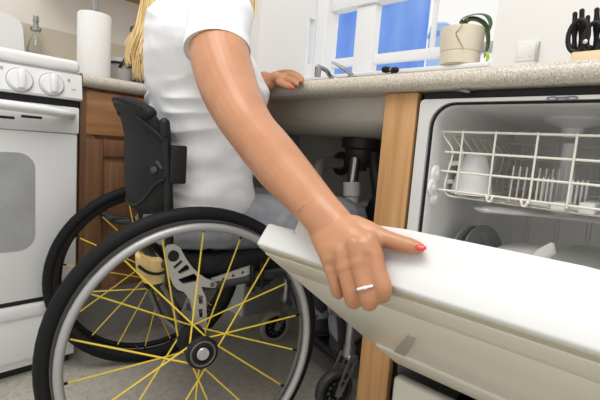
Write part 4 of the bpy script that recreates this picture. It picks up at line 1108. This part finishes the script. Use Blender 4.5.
# right sleeve
sl = [sh + V((-.10, .05, .02)), sh + V((-.04, .02, .008)), at(221, 14, D=.872), at(218, 36, D=.850), at(217.5, 51, D=.838)]
b.tube(spline(sl, 4), interp([.062, .068, .0665, .0645, .0645], 4), 28)
slL = [shL + (W3(.05, 0, 0) - W3(0, 0, 0)), shL, shL.lerp(elL, .5)]
b.tube(spline(slL, 4), interp([.06, .062, .06], 4), 24)
shirt = child(b, 'tshirt', 'tshirt')
remesh(shirt, .0036, 10, .5)
NRM = [v.normal.copy() for v in shirt.data.vertices]
for v in shirt.data.vertices:
    w = v.co + ORG; lz = w.z
    k = max(0.15, min(1.0, (0.97 - lz) / .16))
    n = NRM[v.index]; l = MCI @ w
    front = max(0, l.y / .15)
    a = .0105 * k * (1 - .5 * min(1, front))
    ph = lz * 62 + 7 * mnoise.noise(V((l.x * 7, l.y * 7, lz * 6)))
    back = max(.25, min(1.0, .55 - l.y * 5))
    wv = lz * 150 + 55 * l.y + 11 * mnoise.noise(V((l.x * 5, l.y * 6, lz * 7)))
    rdg = 1 - abs(math.sin(wv * .5)) * 2
    env = max(0, .5 + 1.2 * mnoise.noise(V((w.x * 8 + 3, w.y * 8, lz * 9))))
    v.co += n * (a * .55 * (math.sin(ph) * .4 + .9 * mnoise.noise(V((w.x * 11, w.y * 11, lz * 30)))) + .0082 * k * back * env * rdg + .0015 * mnoise.noise(w * 30))
# hem band at the sleeve
ends = spline(sl, 4)
dE = (ends[-1] - ends[-2]).normalized()
b = MB(); b.tube([ends[-1] - dE * .018, ends[-1] + dE * .002], .0655, 36, caps=False); b.tube([ends[-1] + dE * .002, ends[-1] - dE * .002], [.0655, .057], 36, caps=False)
b.build('sleeve_hem', 'tshirt', shirt)
# jeans
b = MB()
b.loft([TS(0, .06, .487, .160, .12), TS(0, .06, .52, .172, .13), TS(0, .06, .575, .166, .124), TS(0, .05, .61, .15, .11)], 32, power=2.4)
for s in (1, -1):
    hip, kn_, an = HIPS[s]
    b.tube(spline([hip + R3 @ V((0, -.02, 0)), hip.lerp(kn_, .35), hip.lerp(kn_, .7), kn_ + R3 @ V((0, .01, .005)), kn_.lerp(an, .3) + R3 @ V((0, -.006, 0)), kn_.lerp(an, .7), an + V((0, 0, .02))], 5), interp([.078, .078, .074, .066, .062, .058, .056], 5), 24)
jeans = child(b, 'jeans', 'denim')
remesh(jeans, .006, 5, .5)
NRM = [v.normal.copy() for v in jeans.data.vertices]
for v in jeans.data.vertices:
    w = v.co + ORG
    v.co += NRM[v.index] * (.005 * mnoise.noise(V((w.x * 22, w.y * 10, w.z * 24))) + .003 * mnoise.noise(w * 45))
for s in (1, -1):
    b = MB()
    b.loft([(W3(s * .085, .52, .098), R3 @ V((.040, 0, 0)), V((0, 0, .004))), (W3(s * .085, .52, .125), R3 @ V((.046, 0, 0)), R3 @ V((0, .02, .03)))], 16)
    b = MB(); b.tube([W3(s * .085, .525, .133), W3(s * .085, .57, .132), W3(s * .085, .63, .126), W3(s * .085, .68, .12)], [.046, .048, .046, .036], 18, flat=.75, dome=True, up=(0, 0, 1)); b.tube([W3(s * .085, .54, .13), W3(s * .086, .537, .22), W3(s * .088, .532, .34)], [.047, .056, .068], 18)
    so = child(b, 'shoe', 'shoe')
    b = MB(); b.tube([W3(s * .085, .525, .106), W3(s * .085, .57, .106), W3(s * .085, .63, .105), W3(s * .085, .68, .105)], [.046, .048, .047, .037], 18, flat=.2, dome=True, up=(0, 0, 1)); b.build('sole', 'frame_grey', so)
# hair: cap on the skull and long strands
b = MB()
b.ball(HC + R3 @ V((0, -.012, .035)), (.083, .097, .105), 28, R3)
hair = child(b, 'hair', 'hair')
def strands(name, n, pts_fn, r=.0022):
    b = MB(); ms = 0
    for k in range(n):
        P = pts_fn(k / n)
        P = spline(P, 3); b.m = 0
        kk = len(P); b.tube(P, [r * (1 - .75 * (i / (kk - 1)) ** 2) for i in range(kk)], 4)
    return b.build(name, 'hair', hair)
rnd = random.Random(3)
def backhair(t):
    # from the crown down the left of the back to ragged tips
    xt = rnd.uniform(141, 161); xe = 128 + (xt - 141) * .9 + rnd.uniform(-3, 3)
    ye = rnd.triangular(40, 83, 74) if xe > 133 else rnd.uniform(38, 68)
    D = 1.06 + rnd.uniform(-.03, .03)
    top = HC + R3 @ V((-.05 + (xt - 150) * .004, -.06 + rnd.uniform(-.02, .02), .06))
    return [top, at(xt + 20, -52, D=D - .02), at(xt + 3.5, -14, D=D), at((xt + xe) / 2 + 2.5, 24, D=D), at(xe + rnd.uniform(-1, 1.5), (ye + 24) / 2 + 8, D=D), at(xe + rnd.uniform(-1.5, 1.0), ye, D=D)]
strands('back_strands', 620, backhair, .0015)
def fronthair(t):
    x = rnd.uniform(238, 257); D = 1.02 + rnd.uniform(-.03, .03)
    top = HC + R3 @ V((.03, .07, .07 + rnd.uniform(-.01, .01)))
    return [top, at(x - 2, -45, D=D), at(x, -15, D=D), at(x - rnd.uniform(0, 3), rnd.uniform(6, 24), D=D)]
strands('front_strands', 110, fronthair, .0020)

# ------------------------------------------------------------------ light
wd = bpy.data.worlds.new('world'); bpy.context.scene.world = wd; wd.use_nodes = True
bg = wd.node_tree.nodes['Background']; bg.inputs[0].default_value = (1.0, 0.985, 0.96, 1); bg.inputs[1].default_value = 0.98
def area(name, loc, rot, size, e, col=(1, .96, .9)):
    l = bpy.data.lights.new(name, 'AREA'); l.shape = 'RECTANGLE'; l.size = size[0]; l.size_y = size[1]; l.energy = e; l.color = col
    o = bpy.data.objects.new(name, l); COL.objects.link(o); o.location = loc; o.rotation_euler = rot
    return o
area('ceiling_lamp_light', (-.25, -.15, 2.38), (0, 0, 0), (1.3, .9), 26)
sc_ = bpy.context.scene
sc_.view_settings.view_transform = 'Standard'; sc_.view_settings.look = 'None'
sc_.view_settings.exposure = 0.0; sc_.view_settings.gamma = 1.0; sc_.view_settings.use_curve_mapping = False
for ob in bpy.data.objects:
    if '_local' in ob: del ob['_local']
